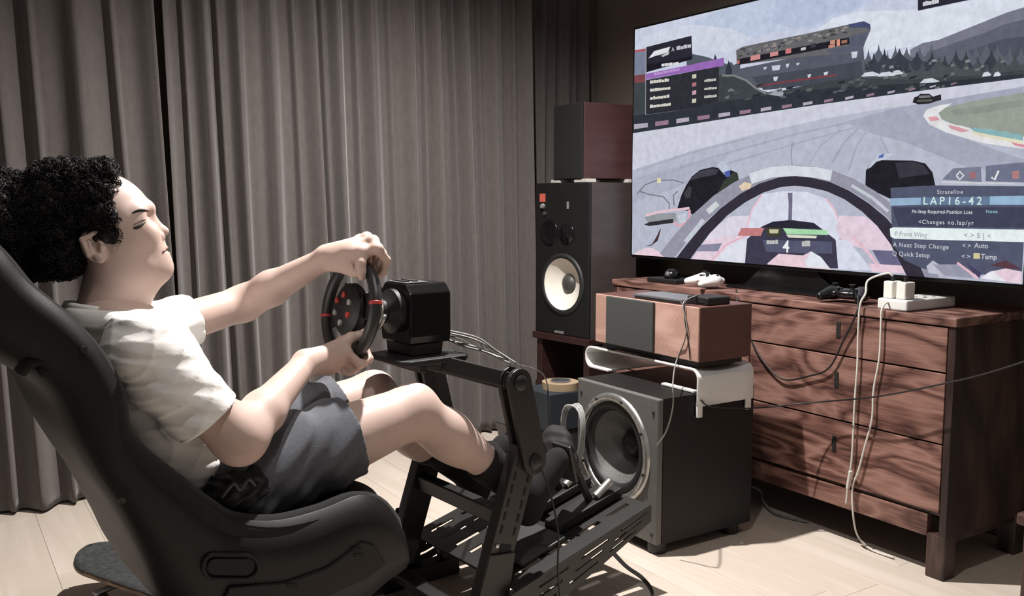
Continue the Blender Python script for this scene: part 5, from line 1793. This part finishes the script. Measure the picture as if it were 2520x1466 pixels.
t /= np.linalg.norm(t, axis=1)[:, None]
b = np.cross(n, t)
R0 = rng.uniform(.0035, .0075, NC)[:, None, None]
Ln = rng.uniform(.010, .028, NC)[:, None, None]
tw = rng.uniform(.8, 1.9, NC)[:, None]
K = 12
q = np.linspace(0, 1, K)[None, :]
ang_ = 2 * math.pi * tw * q + rng.uniform(0, 6.28, (NC, 1))
path = p[:, None] - n[:, None] * .004 + t[:, None] * Ln * (q[..., None] - .5) + b[:, None] * R0 * np.cos(ang_)[..., None] + n[:, None] * (R0 * np.sin(ang_)[..., None] + .006 * np.sin(math.pi * q)[..., None])
tg = np.gradient(path, axis=1)
tg /= np.linalg.norm(tg, axis=2)[..., None] + 1e-9
e1 = np.cross(tg, t[:, None] + .3 * b[:, None])
e1 /= np.linalg.norm(e1, axis=2)[..., None] + 1e-9
e2 = np.cross(tg, e1)
rr = rng.uniform(.0005, .0012, NC)[:, None, None] * np.concatenate([[.6], np.ones(K - 2), [.3]])[None, :, None]
ringv = np.stack([path + (e1 * math.cos(a_) + e2 * math.sin(a_)) * rr for a_ in (0, 2.094, 4.189)], 2)
cv = ringv.reshape(-1, 3)
base = (np.arange(NC)[:, None, None] * K + np.arange(K - 1)[None, :, None]) * 3
k0_, k1_ = np.array([0, 1, 2]), np.array([1, 2, 0])
cq = np.stack([base + k0_, base + k1_, base + 3 + k1_, base + 3 + k0_], -1).reshape(-1, 4)
solid('curls', [(cv, cq)], M_hair, hs)

# ---- t-shirt
lo_ = np.min([PEL, NCK, Q(510, 1035, .22), SHO[1], SHO[-1], Q(475, 785, -.2)], 0) - .14
hi_ = np.max([PEL, NCK, Q(510, 1035, .22), SHO[1], SHO[-1], Q(475, 785, -.2)], 0) + .13
def fresh(): return Field(lo_, hi_, .0035)
f = fresh()
f.ell(Q(352, 905, 0), (.20, .118, .172), [sp, fr, RS], .02).ell(Q(470, 1085, 0), (.15, .108, .158), [sp, fr, RS], .04).ell(PEL + fr * .01, (.12, .11, .168), [sp, fr, RS], .03)
f.ell(Q(430, 1110, .07), (.15, .10, .11), [sp, fr, RS], .05).ell(Q(370, 1020, .08), (.13, .10, .10), [sp, fr, RS], .05)
f.cone(SHO[1] + ZV * .006, SHO[-1] + ZV * .006, .062, .062, .05)
f.cone(Q(262, 792, 0), Q(330, 830, .0), .072, .09, .05)
def folds(X_, Y_, Z_):
    x, y, z = X_ - PEL[0], Y_ - PEL[1], Z_ - PEL[2]
    a = x * sp[0] + y * sp[1] + z * sp[2]
    b = x * fr[0] + y * fr[1] + z * fr[2]
    c = x * RS[0] + y * RS[1] + z * RS[2]
    w1 = np.sin(a * 62 + 2.2 * np.sin(b * 21 + 1) + 1.4 * np.sin(c * 17)) * (.5 + .5 * np.sin(c * 13 + b * 9))
    w2 = np.sin((a + b) * 95 + 2.0 * np.sin(c * 26 + a * 12))
    w3 = np.sin((a - .8 * b) * 40 + 1.7 * np.sin(a * 22 + c * 19))
    r1 = (1 - np.abs(w1)) ** 3
    r3 = (1 - np.abs(w3)) ** 3
    r2 = (1 - np.abs(w2)) ** 2
    return -(.0030 * w1 + .0016 * w2 + .0030 * w3 + .0030 * r1 + .0034 * r3 + .0014 * r2) + .003
def sleeve(s, hem, r0, r1, arm_r):
    g = fresh()
    ax_ = (hem - SHO[s]) / np.linalg.norm(hem - SHO[s])
    g.cone(SHO[s], hem + ax_ * .05, r0, r1, .0)
    g.warp(folds)
    g.half(hem, ax_)
    g.cone(hem - ax_ * .035, hem + ax_ * .08, arm_r, arm_r, 0, 'sub')
    return g, ax_
f.warp(folds)
f.half(Q(600, 1205, 0), -sp)
for s, hem, r0, r1, ar in ((1, Q(512, 1034, .222), .078, .066, .055), (-1, Q(474, 787, -.205), .070, .060, .051)):
    g, ax_ = sleeve(s, hem, r0, r1, ar)
    k = .022
    h_ = np.maximum(k - np.abs(f.d - g.d), 0) / k
    f.d = np.minimum(f.d, g.d) - h_ * h_ * k * .25
    # the opening stays open
    f.cone(hem - ax_ * .03, hem + ax_ * .10, ar, ar, 0, 'sub') if s > 0 else None
nk_dir = (HP(60, -40) - Q(262, 800, 0)); nk_dir /= np.linalg.norm(nk_dir)
f.half(Q(258, 752, 0), nk_dir * .35 + ZV * .9)
f.cone(Q(262, 830, 0), Q(250, 700, 0), .062, .066, .006, 'sub')
ts = solid('t_shirt', f, M_shirt, per, smooth_it=2)
ring = []
for k in range(41):
    a = 2 * math.pi * k / 40
    ring.append(Q(256, 757, 0) + RU * .070 * math.cos(a) + RS * .069 * math.sin(a) + ZV * (-.012 * math.cos(a)))
MB().tube(ring, .0062, 8, cap=False).build('collar', M_shirt, ts, True)
for s, hem, r1 in ((1, Q(512, 1034, .222), .0645),):
    ax_ = (hem - SHO[s]) / np.linalg.norm(hem - SHO[s])
    e1 = np.cross(ax_, ZV); e1 /= np.linalg.norm(e1); e2 = np.cross(ax_, e1)
    ring = [hem - ax_ * .004 + (e1 * math.cos(a) + e2 * math.sin(a)) * (r1 - .003) for a in np.linspace(0, 2 * math.pi, 41)]
    MB().tube(ring, .0045, 8, cap=False).build('sleeve_hem', M_shirt, ts, True)

# ---- shorts
HM = {1: Q(860, 1064, .122), -1: Q(830, 1003, -.105)}
lo_ = np.min([PEL, HIP[1], HIP[-1], HM[1], HM[-1]], 0) - .15
hi_ = np.max([PEL, HIP[1], HIP[-1], HM[1], HM[-1]], 0) + .13
f = fresh()
f.ell(PEL, (.10, .108, .165), [sp, fr, RS], .03)
f.warp(lambda X_, Y_, Z_: X_ * 0)
def sfold(X_, Y_, Z_):
    c = (X_ - PEL[0]) * RU[0] + (Y_ - PEL[1]) * RU[1]
    z = Z_ - PEL[2]
    return -(.004 * np.sin(c * 55 + 2.2 * np.sin(z * 28) + Y_ * 22) + .0022 * np.sin((c - z) * 110 + 2 * np.sin(Y_ * 30)))
for s in (1, -1):
    g = fresh()
    ax_ = (HM[s] - HIP[s]) / np.linalg.norm(HM[s] - HIP[s])
    g.cone(HIP[s], HM[s] + ax_ * .06, .110, .082 if s > 0 else .080, 0)
    g.cone(HIP[s] - ZV * .03, HM[s] + ax_ * .04 - ZV * .03, .09, .074, .03)
    g.warp(sfold)
    g.half(HM[s], ax_ + RS * .0)
    k = .02
    h_ = np.maximum(k - np.abs(f.d - g.d), 0) / k
    f.d = np.minimum(f.d, g.d) - h_ * h_ * k * .25
for s in (1, -1):
    ax_ = (HM[s] - HIP[s]) / np.linalg.norm(HM[s] - HIP[s])
    f.cone(HM[s] - ax_ * .04, HM[s] + ax_ * .10, .079 if s > 0 else .074, .076 if s > 0 else .072, 0, 'sub')
so_ = solid('shorts', f, M_short, per, smooth_it=1)

# ---- socks
for s in (1, -1):
    k, an = KNE[s], ANK[s]
    d = (an - k) / np.linalg.norm(an - k)
    top = Q(1186, 1126, .122) if s > 0 else G(*(toG(Q(1186, 1126, .122)) * V(1, -1, 1)))
    f = Field(np.minimum(top, an) - V(.12, .12, .12), np.maximum(top, an) + V(.22, .12, .12), .004)
    f.cone(CLF[s] + (top - CLF[s]) * .5, an, .060, .039, .01)
    f.ell(CLF[s] + bk_ * .012 + d * .02, (.103, .060, .056), [d, bk_, np.cross(d, bk_)], .02)
    toe = G(*(toG(an) + V(.115, 0, .075)))
    heel = G(*(toG(an) + V(.01, 0, -.045)))
    f.cone(an, heel, .037, .032, .02)
    f.cone(heel, toe, .036, .028, .03)
    f.cone(an, toe, .036, .026, .03)
    f.half(top, -d)
    solid('sock', f, M_sock, per)

# ---- black pouch at the hip
f = Field(Q(595, 1190, .2) - V(.12, .09, .09), Q(595, 1190, .2) + V(.12, .09, .09), .004)
f.ell(Q(592, 1198, .185), (.058, .045, .046), [RU, RS, ZV], .02).ell(Q(555, 1218, .185), (.05, .05, .040), [RU, RS, ZV], .02)
f.warp(lambda X_, Y_, Z_: .006 * np.sin(X_ * 130 + 3 * np.sin(Z_ * 70)) * np.sin(Z_ * 110 + Y_ * 60))
pc = thing('hip_pouch', 'black pouch with pale cord wedged between hip and seat side', 'pouch', Q(592, 1215, .19))
solid('pouch', f, mat('black pouch nylon', (20, 19, 19), .6, var=.2, bump=.3, bscale=120), pc)
MB().tube(spline([Q(545, 1225, .24), Q(575, 1190, .245), Q(590, 1205, .245), Q(612, 1180, .24), Q(628, 1195, .235)], 6), .0035, 6).build('cord', mat('dim grey cord', (74, 72, 70), .6), pc, True)
